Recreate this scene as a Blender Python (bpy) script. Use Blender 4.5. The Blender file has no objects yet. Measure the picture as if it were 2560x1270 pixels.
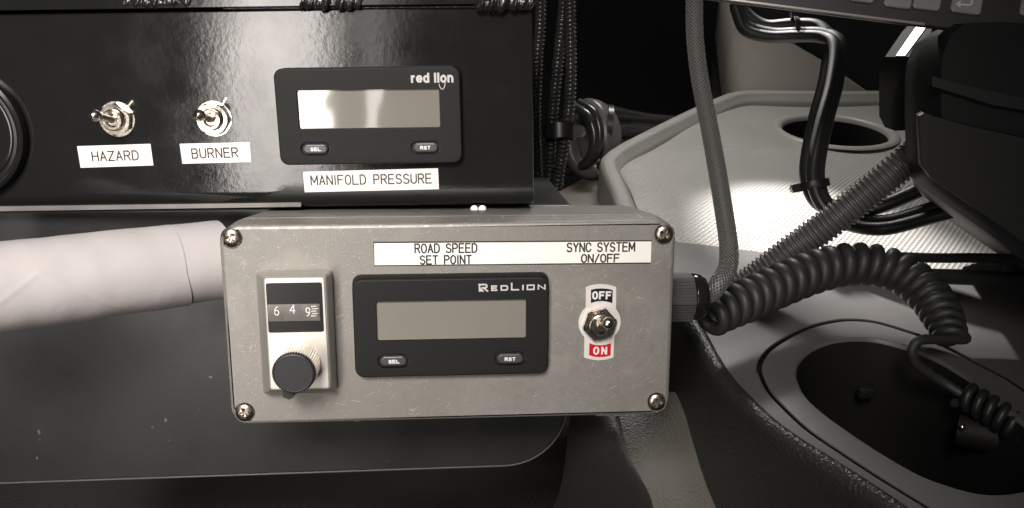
import bpy, bmesh, math, random
from mathutils import Vector, Matrix, geometry, noise
random.seed(7)
S = bpy.context.scene
COL = S.collection
MM = 0.001
R = math.radians
# ------------------------------------------------------------------ camera
F = 2191.85                     # focal length in pixels of a 2560 x 1270 frame
CAM = Vector((1.29, -298.75, 169.21))
CM = Matrix(((0.99778995, 0.06510594, 0.01328287), (-0.06461363, 0.90403896, 0.42253834), (0.01550153, -0.42246276, 0.90624771)))
cd = bpy.data.cameras.new('camera')
cam = bpy.data.objects.new('camera', cd)
COL.objects.link(cam)
cd.sensor_fit = 'HORIZONTAL'
cd.sensor_width = 36
cd.lens = 36 * F / 2560
cd.clip_start = 0.01
cd.clip_end = 50
m = Matrix((CM.col[0], CM.col[2], -CM.col[1])).transposed().to_4x4()
m.translation = CAM * MM
cam.matrix_world = m
S.camera = cam
# ------------------------------------------------------------------ world, lamps, exposure
w = bpy.data.worlds.new('World')
S.world = w
w.use_nodes = True
w.node_tree.nodes['Background'].inputs[0].default_value = (0.9, 0.95, 1.0, 1)
w.node_tree.nodes['Background'].inputs[1].default_value = 0.028
S.view_settings.view_transform = 'Standard'
S.view_settings.look = 'None'
S.view_settings.exposure = 0
S.view_settings.gamma = 1
S.cycles.use_denoising = True
S.cycles.max_bounces = 6


def lamp(name, loc, target, sx, sy, power, col, shape='RECTANGLE', spread=180):
    ld = bpy.data.lights.new(name, 'AREA')
    ld.shape = shape
    ld.size = sx * MM
    ld.size_y = sy * MM
    ld.energy = power
    ld.color = col
    ld.spread = R(spread)
    o = bpy.data.objects.new(name, ld)
    COL.objects.link(o)
    o.location = Vector(loc) * MM
    o.rotation_euler = (Vector(target) - Vector(loc)).to_track_quat('-Z', 'Y').to_euler()
    return o


lamp('side_window_light', (-388, -925, 180), (-70, 40, 20), 160, 600, 0.30, (1, 0.93, 0.88), 'ELLIPSE', spread=50)
lamp('far_side_window_light', (-238, -925, 270), (-70, 40, 20), 22, 330, 0.018, (1, 0.94, 0.9), spread=60)
lamp('front_fill_light', (-240, -640, 700), (-140, 40, 10), 420, 300, 1.08, (1, 0.94, 0.89), spread=38)  # added fill for the soft frontal light, no fitting seen
WIND = Vector((215, 622, 400))
lamp('windscreen_light', WIND, (170, 320, -50), 200, 90, 0.95, (1, 0.98, 0.93), spread=100)
ld = bpy.data.lights.new('tray_patch_spot', 'SPOT')  # added spot that makes the lit patch on the tray
ld.energy = 62.0
ld.color = (1, 0.95, 0.92)
ld.spot_size = R(20)
ld.spot_blend = 0.85
ld.shadow_soft_size = 0.006
spot = bpy.data.objects.new('tray_patch_spot', ld)
COL.objects.link(spot)
spot.location = Vector((150, 620, 300)) * MM
spot.rotation_euler = (Vector((243, 200, -55)) - Vector((150, 620, 300))).to_track_quat('-Z', 'Y').to_euler()

# ------------------------------------------------------------------ frames
RB = Matrix.Rotation(R(-13), 3, 'X')                      # the grey box leans back 13 degrees
FB = (RB, Vector((0, 0, 0)))
RU = Matrix(((0.99807556, 0.05973763, -0.01663105), (-0.05580152, 0.98221822, 0.17925836), (0.02704379, -0.17798535, 0.98366145)))
FU = (RU, Vector((-32.561, 54.628, 67.735)))              # the black steel enclosure


def ray(px, py):
    d = CM @ Vector(((px - 1280) / F, 1, -(py - 635) / F))
    return d


def L(fr, px, py, y=0.0):
    """point of a frame's plane y = const seen at a photo pixel -> local (x, z)"""
    Rm, c = fr
    o = Rm.transposed() @ (CAM - c)
    d = Rm.transposed() @ ray(px, py)
    t = (y - o.y) / d.y
    p = o + d * t
    return Vector((p.x, p.z))


def G(px, py, z):
    d = ray(px, py)
    return CAM + d * ((z - CAM.z) / d.z)


def D(px, py, dist):
    return CAM + ray(px, py) * dist


# ------------------------------------------------------------------ materials
def mat(name, col, rough=0.5, metal=0.0, spec=0.5, bump=None, var=None, coat=0.0, rvar=None, speck=None, scratch=0.0, trans=0.0):
    mt = bpy.data.materials.new(name)
    mt.use_nodes = True
    nt = mt.node_tree
    N, K = nt.nodes, nt.links
    b = N['Principled BSDF']
    b.inputs['Base Color'].default_value = (*col, 1)
    b.inputs['Roughness'].default_value = rough
    b.inputs['Metallic'].default_value = metal
    b.inputs['Specular IOR Level'].default_value = spec
    b.inputs['Coat Weight'].default_value = coat
    b.inputs['Coat Roughness'].default_value = 0.05
    tc = N.new('ShaderNodeTexCoord')

    def nz(scale, detail=3, vec=None, rgh=0.55):
        n = N.new('ShaderNodeTexNoise')
        n.inputs['Scale'].default_value = scale
        n.inputs['Detail'].default_value = detail
        n.inputs['Roughness'].default_value = rgh
        K.new(vec or tc.outputs['Object'], n.inputs['Vector'])
        return n.outputs['Fac']

    def mr(v, a, b_, c, d):
        n = N.new('ShaderNodeMapRange')
        for i, x in enumerate((a, b_, c, d)):
            n.inputs[i + 1].default_value = x
        K.new(v, n.inputs[0])
        return n.outputs[0]

    def mixc(f, a, b_):
        n = N.new('ShaderNodeMix')
        n.data_type = 'RGBA'
        if f is not None:
            K.new(f, n.inputs[0])
        for s, x in ((n.inputs[6], a), (n.inputs[7], b_)):
            if isinstance(x, tuple):
                s.default_value = (*x, 1)
            else:
                K.new(x, s)
        return n.outputs[2]
    c = col
    if var:
        am, sc = var
        c = mixc(mr(nz(sc, 5), 0.3, 0.7, 0, 1), tuple(x * (1 - am) for x in col), tuple(min(1, x * (1 + am)) for x in col))
    if speck:
        for sc, lo, cc in speck:
            c = mixc(mr(nz(sc, 1), lo, lo + 0.06, 0, 1), c, cc)
    if scratch:
        for ang, lo in ((25, .68), (-38, .69), (75, .70), (-8, .69), (52, .70)):
            mp = N.new('ShaderNodeMapping')
            mp.inputs['Rotation'].default_value = (0, R(ang), 0)
            mp.inputs['Location'].default_value = (ang * .01, 0, ang * .02)
            mp2 = N.new('ShaderNodeMapping')
            mp2.inputs['Scale'].default_value = (170 - ang * 1.3, 50, 2600)
            K.new(tc.outputs['Object'], mp.inputs[0])
            K.new(mp.outputs[0], mp2.inputs[0])
            f = mr(nz(1.0, 1, mp2.outputs[0]), lo, lo + .05, 0, scratch)
            mm = N.new('ShaderNodeMath')
            mm.operation = 'MULTIPLY'
            K.new(f, mm.inputs[0])
            K.new(mr(nz(48 + ang * .3, 2), .44, .62, .1, 1), mm.inputs[1])
            f = mm.outputs[0]
            c = mixc(f, c, (0.72, 0.68, 0.62))
    if not isinstance(c, tuple):
        K.new(c, b.inputs['Base Color'])
    if rvar:
        am, sc = rvar
        K.new(mr(nz(sc, 4), 0.3, 0.7, max(0, rough - am), min(1, rough + am)), b.inputs['Roughness'])
    if bump:
        h = None
        prev = None
        for sc, dist, det in bump:
            bn = N.new('ShaderNodeBump')
            bn.inputs['Strength'].default_value = 1
            bn.inputs['Distance'].default_value = dist * MM
            K.new(nz(sc, det), bn.inputs['Height'])
            if prev:
                K.new(prev, bn.inputs['Normal'])
            prev = bn.outputs[0]
        K.new(prev, b.inputs['Normal'])
        if coat:
            K.new(prev, b.inputs['Coat Normal'])
    return mt


M = {}
M['cast'] = mat('cast_aluminium', (0.262, 0.25, 0.23), 0.5, 0.35, 0.5, bump=[(2200, 0.04, 2)], var=(0.13, 1500), rvar=(0.08, 300),
                speck=[(1300, .69, (.60, .56, .50)), (1500, .66, (.22, .20, .18)), (260, .72, (.25, .23, .205)), (45, .54, (.285, .27, .245)), (14, .55, (.235, .222, .2))], scratch=.62)
M['castside'] = mat('cast_aluminium_body', (0.27, 0.265, 0.24), 0.45, 0.45, 0.5, bump=[(1500, 0.03, 2)], var=(0.12, 90), speck=[(1500, .69, (.5, .47, .42))])
M['powder'] = mat('black_powder_coat', (0.012, 0.012, 0.0115), 0.115, 0, 0.5, bump=[(420, 0.028, 2), (1500, 0.008, 2)], rvar=(0.04, 60))
M['sheet'] = mat('dark_grey_enamel', (0.021, 0.0215, 0.0215), 0.34, 0, 0.5, bump=[(300, 0.02, 2)], rvar=(0.06, 30), speck=[(160, .755, (.25, .23, .2))])
M['flange'] = mat('grey_primer_flange', (0.20, 0.19, 0.18), 0.45, 0.2, bump=[(800, .02, 2)], var=(.2, 60))
M['weld'] = mat('painted_weld', (0.013, 0.0125, 0.0115), 0.24, 0, 0.5, bump=[(500, .25, 2)], speck=[(300, .70, (.12, .09, .07))])
M['bezel'] = mat('black_textured_plastic', (0.011, 0.0107, 0.0102), 0.55, 0, 0.25, bump=[(1700, 0.06, 2)])
M['pit'] = mat('black_recess_plastic', (0.006, 0.006, 0.006), 0.6)
M['button'] = mat('dark_rubber_button', (0.055, 0.058, 0.058), 0.32, bump=[(1500, .01, 2)])
M['lcd'] = mat('blank_display_glass', (0.22, 0.205, 0.18), 0.05, 0, 0.5, var=(.04, 40), coat=1.0, bump=[(45, .16, 1)])
M['lcd2'] = mat('blank_display_glass_matte', (0.205, 0.192, 0.165), 0.30, 0, 0.4, var=(.04, 40))
M['chrome'] = mat('nickel_plating', (0.68, 0.615, 0.54), 0.24, 1.0, rvar=(.06, 500), bump=[(500, .01, 2)])
M['screwm'] = mat('zinc_screw', (0.48, 0.43, 0.37), 0.32, 1.0, rvar=(.1, 600), var=(.3, 400))
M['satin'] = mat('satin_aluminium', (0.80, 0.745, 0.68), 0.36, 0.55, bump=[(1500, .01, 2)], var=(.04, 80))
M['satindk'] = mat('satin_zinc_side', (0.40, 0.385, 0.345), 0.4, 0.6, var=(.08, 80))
M['knob'] = mat('black_knob_plastic', (0.02, 0.021, 0.021), 0.42, bump=[(1600, .015, 2)])
M['window'] = mat('black_window_plastic', (0.011, 0.011, 0.011), 0.3, spec=.35)
M['wheel'] = mat('grey_number_wheel', (0.16, 0.145, 0.135), 0.25, 0.3, var=(.35, 120))
M['tape'] = mat('white_label_tape', (0.80, 0.74, 0.69), 0.35, var=(.02, 60), bump=[(200, .02, 2)])
M['tapew'] = mat('bright_label_tape', (0.92, 0.90, 0.84), 0.3, var=(.02, 60))
M['ink'] = mat('black_ink', (0.02, 0.017, 0.017), 0.5)
M['print'] = mat('white_print', (0.72, 0.71, 0.69), 0.5)
M['print2'] = mat('pale_print', (0.55, 0.54, 0.53), 0.5)
M['plate'] = mat('enamelled_switch_plate', (0.74, 0.70, 0.66), 0.35, 0.1)
M['red'] = mat('red_enamel', (0.55, 0.008, 0.025), 0.35)
M['black'] = mat('black_enamel', (0.012, 0.011, 0.016), 0.35)
M['paper'] = mat('white_paper', (0.49, 0.458, 0.455), 0.6, 0, 0.3, var=(.04, 18), bump=[(60, .35, 3), (900, .01, 2)])
M['rubber'] = mat('black_cable_jacket', (0.016, 0.0165, 0.016), 0.42, bump=[(500, .03, 2)])
M['coil'] = mat('black_coil_jacket', (0.026, 0.0265, 0.026), 0.5, bump=[(900, .03, 3)], rvar=(.08, 200))
M['loom'] = mat('black_loom_plastic', (0.095, 0.095, 0.092), 0.34, bump=[(900, .02, 2)])
M['gland'] = mat('dark_grey_nylon', (0.052, 0.052, 0.050), 0.5, bump=[(1200, .02, 2)])
M['glandb'] = mat('black_gland_dome', (0.012, 0.012, 0.012), 0.14)
M['braid'] = mat('grey_braid_monofilament', (0.15, 0.147, 0.14), 0.25, 0.0, 0.6)
M['core'] = mat('dark_braid_core', (0.022, 0.022, 0.021), 0.5)
M['tray'] = mat('grey_tray_plastic', (0.31, 0.30, 0.28), 0.42, bump=[(1600, .02, 2)], var=(.04, 30))
M['trayr'] = mat('grey_rim_plastic', (0.31, 0.30, 0.28), 0.45, bump=[(1600, .02, 2)], var=(.05, 30))
M['console'] = mat('grey_console_plastic', (0.10, 0.097, 0.094), 0.42, bump=[(900, 0.10, 2)], var=(.06, 25))
M['vinyl'] = mat('shade_dark_vinyl', (0.022, 0.022, 0.020), 0.4, bump=[(620, .6, 1), (1800, .05, 2)])  # black carries the shade on the console side wall
M['taupe'] = mat('taupe_grained_vinyl', (0.125, 0.119, 0.101), 0.45, bump=[(800, .5, 1), (1800, .08, 2)], var=(.12, 40))
M['brown'] = mat('brown_dash_plastic', (0.15, 0.125, 0.105), 0.5, bump=[(600, .1, 2)], var=(.2, 25))
M['beige'] = mat('beige_wall_plastic', (0.42, 0.375, 0.335), 0.55, bump=[(900, .03, 2)], var=(.05, 20))
M['darkwall'] = mat('dark_grey_wall_plastic', (0.05, 0.05, 0.048), 0.6, bump=[(900, .04, 2)])
M['wellm'] = mat('cup_shade_black', (0.012, 0.0118, 0.0112), 0.6, spec=.25, bump=[(900, .04, 2)])  # shade inside the near cup holder painted as black
M['shadestrip'] = mat('painted_shade_brown', (0.022, 0.020, 0.018), 0.5, bump=[(700, .35, 1)])  # dark brown stands for the shade on the dash
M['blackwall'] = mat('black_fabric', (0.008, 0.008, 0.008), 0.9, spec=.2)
M['shell'] = mat('black_device_shell', (0.007, 0.0073, 0.007), 0.6, spec=.3, bump=[(900, .04, 2)], var=(.2, 40))
M['shelld'] = mat('charcoal_device_shell', (0.012, 0.012, 0.0115), 0.5, bump=[(900, .04, 2)])
M['key'] = mat('translucent_grey_key', (0.21, 0.205, 0.195), 0.5, bump=[(700, .03, 2)], var=(.08, 120))
M['edge'] = mat('bright_edge_trim', (0.30, 0.28, 0.26), 0.3, 0.5)
M['tie'] = mat('black_nylon_tie', (0.014, 0.014, 0.014), 0.35)
M['hose'] = mat('black_rubber_hose', (0.03, 0.03, 0.029), 0.25, bump=[(300, .05, 2)])
M['wrap'] = mat('grey_harness_wrap', (0.11, 0.107, 0.098), 0.35, bump=[(200, .2, 3)], var=(.2, 60))
M['steel'] = mat('bright_steel', (0.8, 0.77, 0.7), 0.2, 1.0)
M['steelr'] = mat('highlight_steel', (0.8, 0.78, 0.75), 0.42, 1.0)  # pale metal for the highlight on the bracket top
M['carpet'] = mat('dark_carpet', (0.04, 0.037, 0.034), 0.9, spec=.1, bump=[(300, 1.0, 3)])
M['white'] = mat('white_plastic', (0.6, 0.58, 0.55), 0.4)

# ------------------------------------------------------------------ mesh helpers
OFF = {}


def thing(name, label, cat, frame=None, loc=None, group=None):
    o = bpy.data.objects.new(name, None)
    COL.objects.link(o)
    o.empty_display_size = 0.01
    if frame:
        mw = frame[0].to_4x4()
        mw.translation = frame[1] * MM
        o.matrix_world = mw
        OFF[o] = Vector((0, 0, 0))
    else:
        o.location = Vector(loc) * MM
        OFF[o] = Vector(loc)
    o['label'] = label
    o['category'] = cat
    if group:
        o['group'] = group
    return o


def ob(name, bm, mt, parent=None, angle=40, loc=None, rot=None, label=None, kind=None, cat=None, flat=False, mats=None):
    bmesh.ops.remove_doubles(bm, verts=bm.verts, dist=1e-5)
    bmesh.ops.recalc_face_normals(bm, faces=bm.faces)
    off = OFF.get(parent, Vector((0, 0, 0))) if parent else Vector((0, 0, 0))
    own = Vector(loc) if loc is not None else None
    for v in bm.verts:
        v.co = (v.co - (off if own is None else Vector((0, 0, 0)))) * MM
    me = bpy.data.meshes.new(name)
    bm.to_mesh(me)
    bm.free()
    me.materials.append(mt)
    for x in mats or []:
        me.materials.append(x)
    if not flat:
        for p in me.polygons:
            p.use_smooth = True
        me.set_sharp_from_angle(angle=R(angle))
    o = bpy.data.objects.new(name, me)
    COL.objects.link(o)
    if not flat and angle <= 50:
        wm = o.modifiers.new('weighted_normal', 'WEIGHTED_NORMAL')
        wm.keep_sharp = True
        wm.weight = 100
    if parent:
        o.parent = parent
    OFF[o] = off
    if own is not None:
        o.location = (own - off) * MM
    if rot is not None:
        o.rotation_euler = rot
    if label:
        o['label'] = label
    if cat:
        o['category'] = cat
    if kind:
        o['kind'] = kind
    return o


def dup(src, loc, parent, name=None, rot=None):
    o = src.copy()
    COL.objects.link(o)
    o.parent = parent
    o.location = (Vector(loc) - OFF.get(parent, Vector((0, 0, 0)))) * MM
    if rot is not None:
        o.rotation_euler = rot
    for ch in src.children:
        c = ch.copy()
        COL.objects.link(c)
        c.parent = o
    return o


def loft(bm, rings, cap0=False, cap1=False, closed=True, mi=0):
    vs = [[bm.verts.new(p) for p in r] for r in rings]
    n = len(vs[0])
    for a, b in zip(vs, vs[1:]):
        for i in range(n if closed else n - 1):
            j = (i + 1) % n
            try:
                f = bm.faces.new((a[i], a[j], b[j], b[i]))
                f.material_index = mi
            except ValueError:
                pass
    if cap0:
        bm.faces.new(vs[0]).material_index = mi
    if cap1:
        bm.faces.new(vs[-1]).material_index = mi
    return vs


def rr(w, h, r, n=6, cx=0, cz=0):
    """rounded rectangle outline in (x, z)"""
    pts = []
    r = max(0.01, min(r, w / 2 - .001, h / 2 - .001))
    for sx, sz, a0 in ((1, 1, 0), (-1, 1, 90), (-1, -1, 180), (1, -1, 270)):
        for k in range(n + 1):
            a = R(a0 + 90 * k / n)
            pts.append((cx + sx * (w / 2 - r) + r * math.cos(a), cz + sz * (h / 2 - r) + r * math.sin(a)))
    return pts


def circ(r, n=32, cx=0, cz=0, ph=0):
    return [(cx + r * math.cos(2 * math.pi * i / n + ph), cz + r * math.sin(2 * math.pi * i / n + ph)) for i in range(n)]


def at_y(pts, y):
    return [Vector((p[0], y, p[1])) for p in pts]


def inside(p, poly):
    c = False
    for a, b in zip(poly, poly[1:] + poly[:1]):
        if (a[1] > p[1]) != (b[1] > p[1]) and p[0] < (b[0] - a[0]) * (p[1] - a[1]) / (b[1] - a[1]) + a[0]:
            c = not c
    return c


def fill(vs, es, outer, holes):
    """triangles of a region with holes"""
    co, _, fc, *_ = geometry.delaunay_2d_cdt(vs, es, [], 0, 1e-6)
    keep = []
    for f in fc:
        q = (co[f[0]] + co[f[1]] + co[f[2]]) / 3
        if inside(q, outer) and not any(inside(q, h) for h in holes):
            keep.append(f)
    return co, keep


def cdt(bm, outer, holes, y, fn=None, mi=0):
    """flat face with holes; pts in (x,z); fn maps (a,b)->Vector"""
    fn = fn or (lambda a, b: Vector((a, y, b)))
    vs, es = [], []
    for lp in [outer] + holes:
        k = len(vs)
        vs += [Vector((p[0], p[1])) for p in lp]
        es += [(k + i, k + (i + 1) % len(lp)) for i in range(len(lp))]
    co, fc = fill(vs, es, list(outer), [list(h) for h in holes])
    bv = [bm.verts.new(fn(p.x, p.y)) for p in co]
    for f in fc:
        try:
            bm.faces.new([bv[i] for i in f]).material_index = mi
        except ValueError:
            pass


def box(bm, x0, x1, y0, y1, z0, z1, bev=0, seg=2):
    r = bmesh.ops.create_cube(bm, size=1)
    for v in r['verts']:
        v.co = Vector(((x0 + x1) / 2 + v.co.x * (x1 - x0), (y0 + y1) / 2 + v.co.y * (y1 - y0), (z0 + z1) / 2 + v.co.z * (z1 - z0)))
    if bev:
        es = list({e for v in r['verts'] for e in v.link_edges})
        bmesh.ops.bevel(bm, geom=es, offset=bev, segments=seg, profile=.5, affect='EDGES')


def catmull(pts, n=12):
    P = [Vector(p) for p in pts]
    P = [P[0] * 2 - P[1]] + P + [P[-1] * 2 - P[-2]]
    out = []
    for i in range(1, len(P) - 2):
        a, b, c, d = P[i - 1:i + 3]
        for k in range(n):
            t = k / n
            out.append(.5 * ((2 * b) + (c - a) * t + (2 * a - 5 * b + 4 * c - d) * t * t + (3 * b - a - 3 * c + d) * t ** 3))
    out.append(P[-2])
    return out


def resample(pts, step):
    d = [0]
    for a, b in zip(pts, pts[1:]):
        d.append(d[-1] + (b - a).length)
    n = max(2, int(d[-1] / step))
    out, j = [], 0
    for i in range(n + 1):
        s = d[-1] * i / n
        while j < len(d) - 2 and d[j + 1] < s:
            j += 1
        t = (s - d[j]) / max(1e-9, d[j + 1] - d[j])
        out.append(pts[j].lerp(pts[j + 1], min(1, t)))
    return out, d[-1]


def frames(pts):
    T = []
    for i in range(len(pts)):
        T.append((pts[min(i + 1, len(pts) - 1)] - pts[max(i - 1, 0)]).normalized())
    n = T[0].orthogonal().normalized()
    out = []
    for t in T:
        n = (n - t * n.dot(t)).normalized()
        out.append((t, n, t.cross(n)))
    return out


def tube(bm, pts, r, seg=12, caps=True, flat=1.0, mi=0):
    fr = frames(pts)
    rings = []
    for i, (p, (t, n, b)) in enumerate(zip(pts, fr)):
        rad = r(i / (len(pts) - 1)) if callable(r) else r
        rings.append([p + n * (rad * math.cos(2 * math.pi * k / seg)) + b * (rad * flat * math.sin(2 * math.pi * k / seg)) for k in range(seg)])
    loft(bm, rings, caps, caps, mi=mi)


# ---- stroke lettering
def arc(cx, cy, rx, ry, a0, a1, n=8):
    return [(cx + rx * math.cos(R(a0 + (a1 - a0) * i / n)), cy + ry * math.sin(R(a0 + (a1 - a0) * i / n))) for i in range(n + 1)]


O_ = arc(.5, .62, .5, .38, 0, 180) + arc(.5, .38, .5, .38, 180, 360) + [(1, .62)]
GL = {
    'A': [[(0, 0), (.5, 1), (1, 0)], [(.17, .33), (.83, .33)]],
    'B': [[(0, .5), (0, 1), (.6, 1)] + arc(.6, .76, .34, .24, 90, -90, 6) + [(0, .52)], [(0, .52), (0, 0), (.6, 0)] + arc(.6, .26, .4, .26, -90, 90, 6)],
    'C': [arc(.5, .66, .5, .34, 15, 180) + arc(.5, .34, .5, .34, 180, 345)],
    'D': [[(0, 0), (0, 1), (.4, 1)] + arc(.4, .6, .6, .4, 90, 0, 6) + arc(.4, .4, .6, .4, 0, -90, 6) + [(0, 0)]],
    'E': [[(.95, 1), (0, 1), (0, 0), (1, 0)], [(0, .52), (.85, .52)]],
    'F': [[(1, 1), (0, 1), (0, 0)], [(0, .52), (.85, .52)]],
    'H': [[(0, 0), (0, 1)], [(1, 0), (1, 1)], [(0, .52), (1, .52)]],
    'I': [[(.5, 0), (.5, 1)]],
    'L': [[(0, 1), (0, 0), (1, 0)]],
    'M': [[(0, 0), (0, 1), (.5, .25), (1, 1), (1, 0)]],
    'N': [[(0, 0), (0, 1), (1, 0), (1, 1)]],
    'O': [O_],
    'P': [[(0, 0), (0, 1), (.6, 1)] + arc(.6, .74, .4, .26, 90, -90, 6) + [(0, .48)]],
    'R': [[(0, 0), (0, 1), (.6, 1)] + arc(.6, .75, .38, .25, 90, -90, 6) + [(0, .5)], [(.5, .5), (1, 0)]],
    'S': [arc(.5, .75, .46, .25, 20, 270, 10) + arc(.5, .25, .5, .25, 90, -160, 10)[1:]],
    'T': [[(0, 1), (1, 1)], [(.5, 1), (.5, 0)]],
    'U': [[(0, 1), (0, .3)] + arc(.5, .3, .5, .3, 180, 360) + [(1, 1)]],
    'Y': [[(0, 1), (.5, .48), (1, 1)], [(.5, .48), (.5, 0)]],
    'Z': [[(0, 1), (1, 1), (0, 0), (1, 0)]],
    '/': [[(0, -.05), (1, 1.02)]],
    '6': [[(.75, 1)] + arc(.75, .32, .75, .68, 100, 180, 6) + arc(.5, .3, .5, .3, 180, 540, 12)],
    '9': [[(.25, 0)] + arc(.25, .68, .75, .68, -80, 0, 6) + arc(.5, .7, .5, .3, 0, 360, 12)],
    '4': [[(.75, 0), (.75, 1), (0, .3), (1, .3)]],
    'r': [[(.2, 0), (.2, .72)], [(.2, .4), (.35, .62), (.8, .68)]],
    'e': [[(.02, .37), (.95, .37)] + arc(.5, .37, .46, .33, 0, 320, 14)],
    'd': [[(.9, 0), (.9, 1)], arc(.48, .36, .42, .34, 0, 360, 14)],
    'l': [[(.5, 0), (.5, 1)]],
    'i': [[(.5, 0), (.5, .70)], [(.5, .86), (.5, 1)]],
    'o': [arc(.5, .36, .46, .34, 0, 360, 14)],
    'n': [[(.1, 0), (.1, .72)], [(.1, .42)] + arc(.5, .42, .4, .28, 170, 0, 6) + [(.9, 0)]],
}
NARROW = {'I': .25, ' ': .62, 'l': .3, 'i': .3, '/': .8, 'M': 1.2, 'r': .7}
ZOFF = [0]


def ribbon(bm, pts, wd, y, ext=True):
    closed = (Vector(pts[0]) - Vector(pts[-1])).length < 1e-6 and len(pts) > 3
    P = [Vector(p) for p in pts]
    if closed:
        P = P[:-1]
    elif ext:
        P[0] = P[0] + (P[0] - P[1]).normalized() * wd * .35
        P[-1] = P[-1] + (P[-1] - P[-2]).normalized() * wd * .35
    n = len(P)
    A, B = [], []
    for i in range(n):
        a = P[(i - 1) % n] if (closed or i) else None
        c = P[(i + 1) % n] if (closed or i < n - 1) else None
        t0 = (P[i] - a).normalized() if a is not None else None
        t1 = (c - P[i]).normalized() if c is not None else None
        if t0 is None:
            t0 = t1
        if t1 is None:
            t1 = t0
        t = t0 + t1
        t = t.normalized() if t.length > 1e-6 else t1
        nr = Vector((-t.y, t.x))
        n0 = Vector((-t0.y, t0.x))
        k = min(1.6, 1 / max(.35, nr.dot(n0)))
        A.append(P[i] + nr * wd / 2 * k)
        B.append(P[i] - nr * wd / 2 * k)
    ZOFF[0] = (ZOFF[0] + 1) % 7
    yy = y - ZOFF[0] * .004
    va = [bm.verts.new((p.x, yy, p.y)) for p in A]
    vb = [bm.verts.new((p.x, yy, p.y)) for p in B]
    for i in range(n if closed else n - 1):
        j = (i + 1) % n
        bm.faces.new((va[i], va[j], vb[j], vb[i]))


def corners(sts):
    """break strokes where they turn sharply, so that every leg keeps its full width"""
    for st in sts:
        cur = [st[0]]
        for i in range(1, len(st)):
            cur.append(st[i])
            if i < len(st) - 1:
                a = Vector(st[i]) - Vector(st[i - 1])
                b = Vector(st[i + 1]) - Vector(st[i])
                if a.length > 1e-6 and b.length > 1e-6 and a.angle(b) > 1.0:
                    yield cur
                    cur = [st[i]]
        yield cur


def text(bm, s, p0, p1, h, wd, y, gap=.45, wide=None):
    """letters of height h (mm) along the baseline p0 -> p1 in the (x,z) plane y, spread to fill it"""
    p0, p1 = Vector(p0), Vector(p1)
    adv = [(wide or {}).get(c, NARROW.get(c, 1)) for c in s]
    tot = sum(adv) + gap * (len(s) - 1)
    ux = (p1 - p0).normalized()
    uz = Vector((-ux.y, ux.x))
    u = ((p1 - p0).length - wd) / tot
    x = wd / 2
    for c, a in zip(s, adv):
        hh = h(c) if callable(h) else h
        for st in corners(GL.get(c, [])):
            ribbon(bm, [p0 + ux * (x + q[0] * a * u) + uz * (wd / 2 + q[1] * (hh - wd)) for q in st], wd, y)
        x += (a + gap) * u


def rounded_slab(bm, w, h, r, y0, y1, fil, cx=0, cz=0, holes=None, back=True, n=6, mi=0):
    """rounded rectangle slab, front at y1 (< y0) with a filleted front edge, optional through holes"""
    rings = [at_y(rr(w, h, r, n, cx, cz), y0), at_y(rr(w, h, r, n, cx, cz), y1 + fil)]
    for k in (1, 2, 3):
        a = R(30 * k)
        ins = fil * (1 - math.cos(a))
        rings.append(at_y(rr(w - 2 * ins, h - 2 * ins, max(.05, r - ins), n, cx, cz), y1 + fil - fil * math.sin(a)))
    loft(bm, rings, back, not holes, mi=mi)
    if holes:
        o = [(p.x, p.z) for p in rings[-1]]
        cdt(bm, o, [hl[0] for hl in holes], y1, mi=mi)
        for lp, dep in holes:
            loft(bm, [at_y(lp, y1), at_y(lp, y1 + dep)], False, False, mi=mi)


# ================================================================== panel meter (shared)
def meter(parent, fr, cx, cz, lab, logo, lcd, gasket):
    bm = bmesh.new()
    hs = rr(57.6, 15.9, .9, 4, cx + .05, cz + 3.0)
    hb = [rr(12.4, 5.7, 2.85, 6, cx + s * 22.6, cz - 12.9) for s in (-1, 1)]
    rounded_slab(bm, 75, 39, 3.6, -.2, -4.0, .7, cx, cz, [(hs, 1.6), (hb[0], 1.5), (hb[1], 1.5)])
    if gasket:
        loft(bm, [at_y(rr(75.5, 40.4, 3.4, 5, cx, cz + .5), -.05), at_y(rr(75.3, 40.1, 3.4, 5, cx, cz + .5), -1.2)], True, True)
    o = ob('panel_meter', bm, M['bezel'], parent, label=lab)
    for lp in hb:
        bm = bmesh.new()
        cdt(bm, lp, [], -2.55)
        ob('button_recess', bm, M['pit'], o)
    bm = bmesh.new()
    rounded_slab(bm, 57.5, 15.8, .85, -1.5, -2.75, .25, cx + .05, cz + 3.0)
    ob('screen', bm, lcd, o, label='blank grey display window')
    for s in (-1, 1):
        bm = bmesh.new()
        rounded_slab(bm, 10.2, 4.1, 2.0, -2.6, -4.5, .8, cx + s * 22.6, cz - 12.9)
        ob('button', bm, M['button'], o, label=('SEL' if s < 0 else 'RST') + ' button')
    for s, t in ((-1, 'SEL'), (1, 'RST')):
        bm = bmesh.new()
        x = cx + s * 22.6 + (0.2 if s < 0 else -.1)
        text(bm, t, (x - 2.15, cz - 13.75), (x + 2.15, cz - 13.75), 1.55, .38, -4.54, gap=.55)
        ob('lettering', bm, M['print'], o, flat=True)
    bm = bmesh.new()
    logo(bm, cx, cz)
    ob('lettering', bm, M['print2'] if gasket else M['print2'], o, flat=True)
    return o


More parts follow.
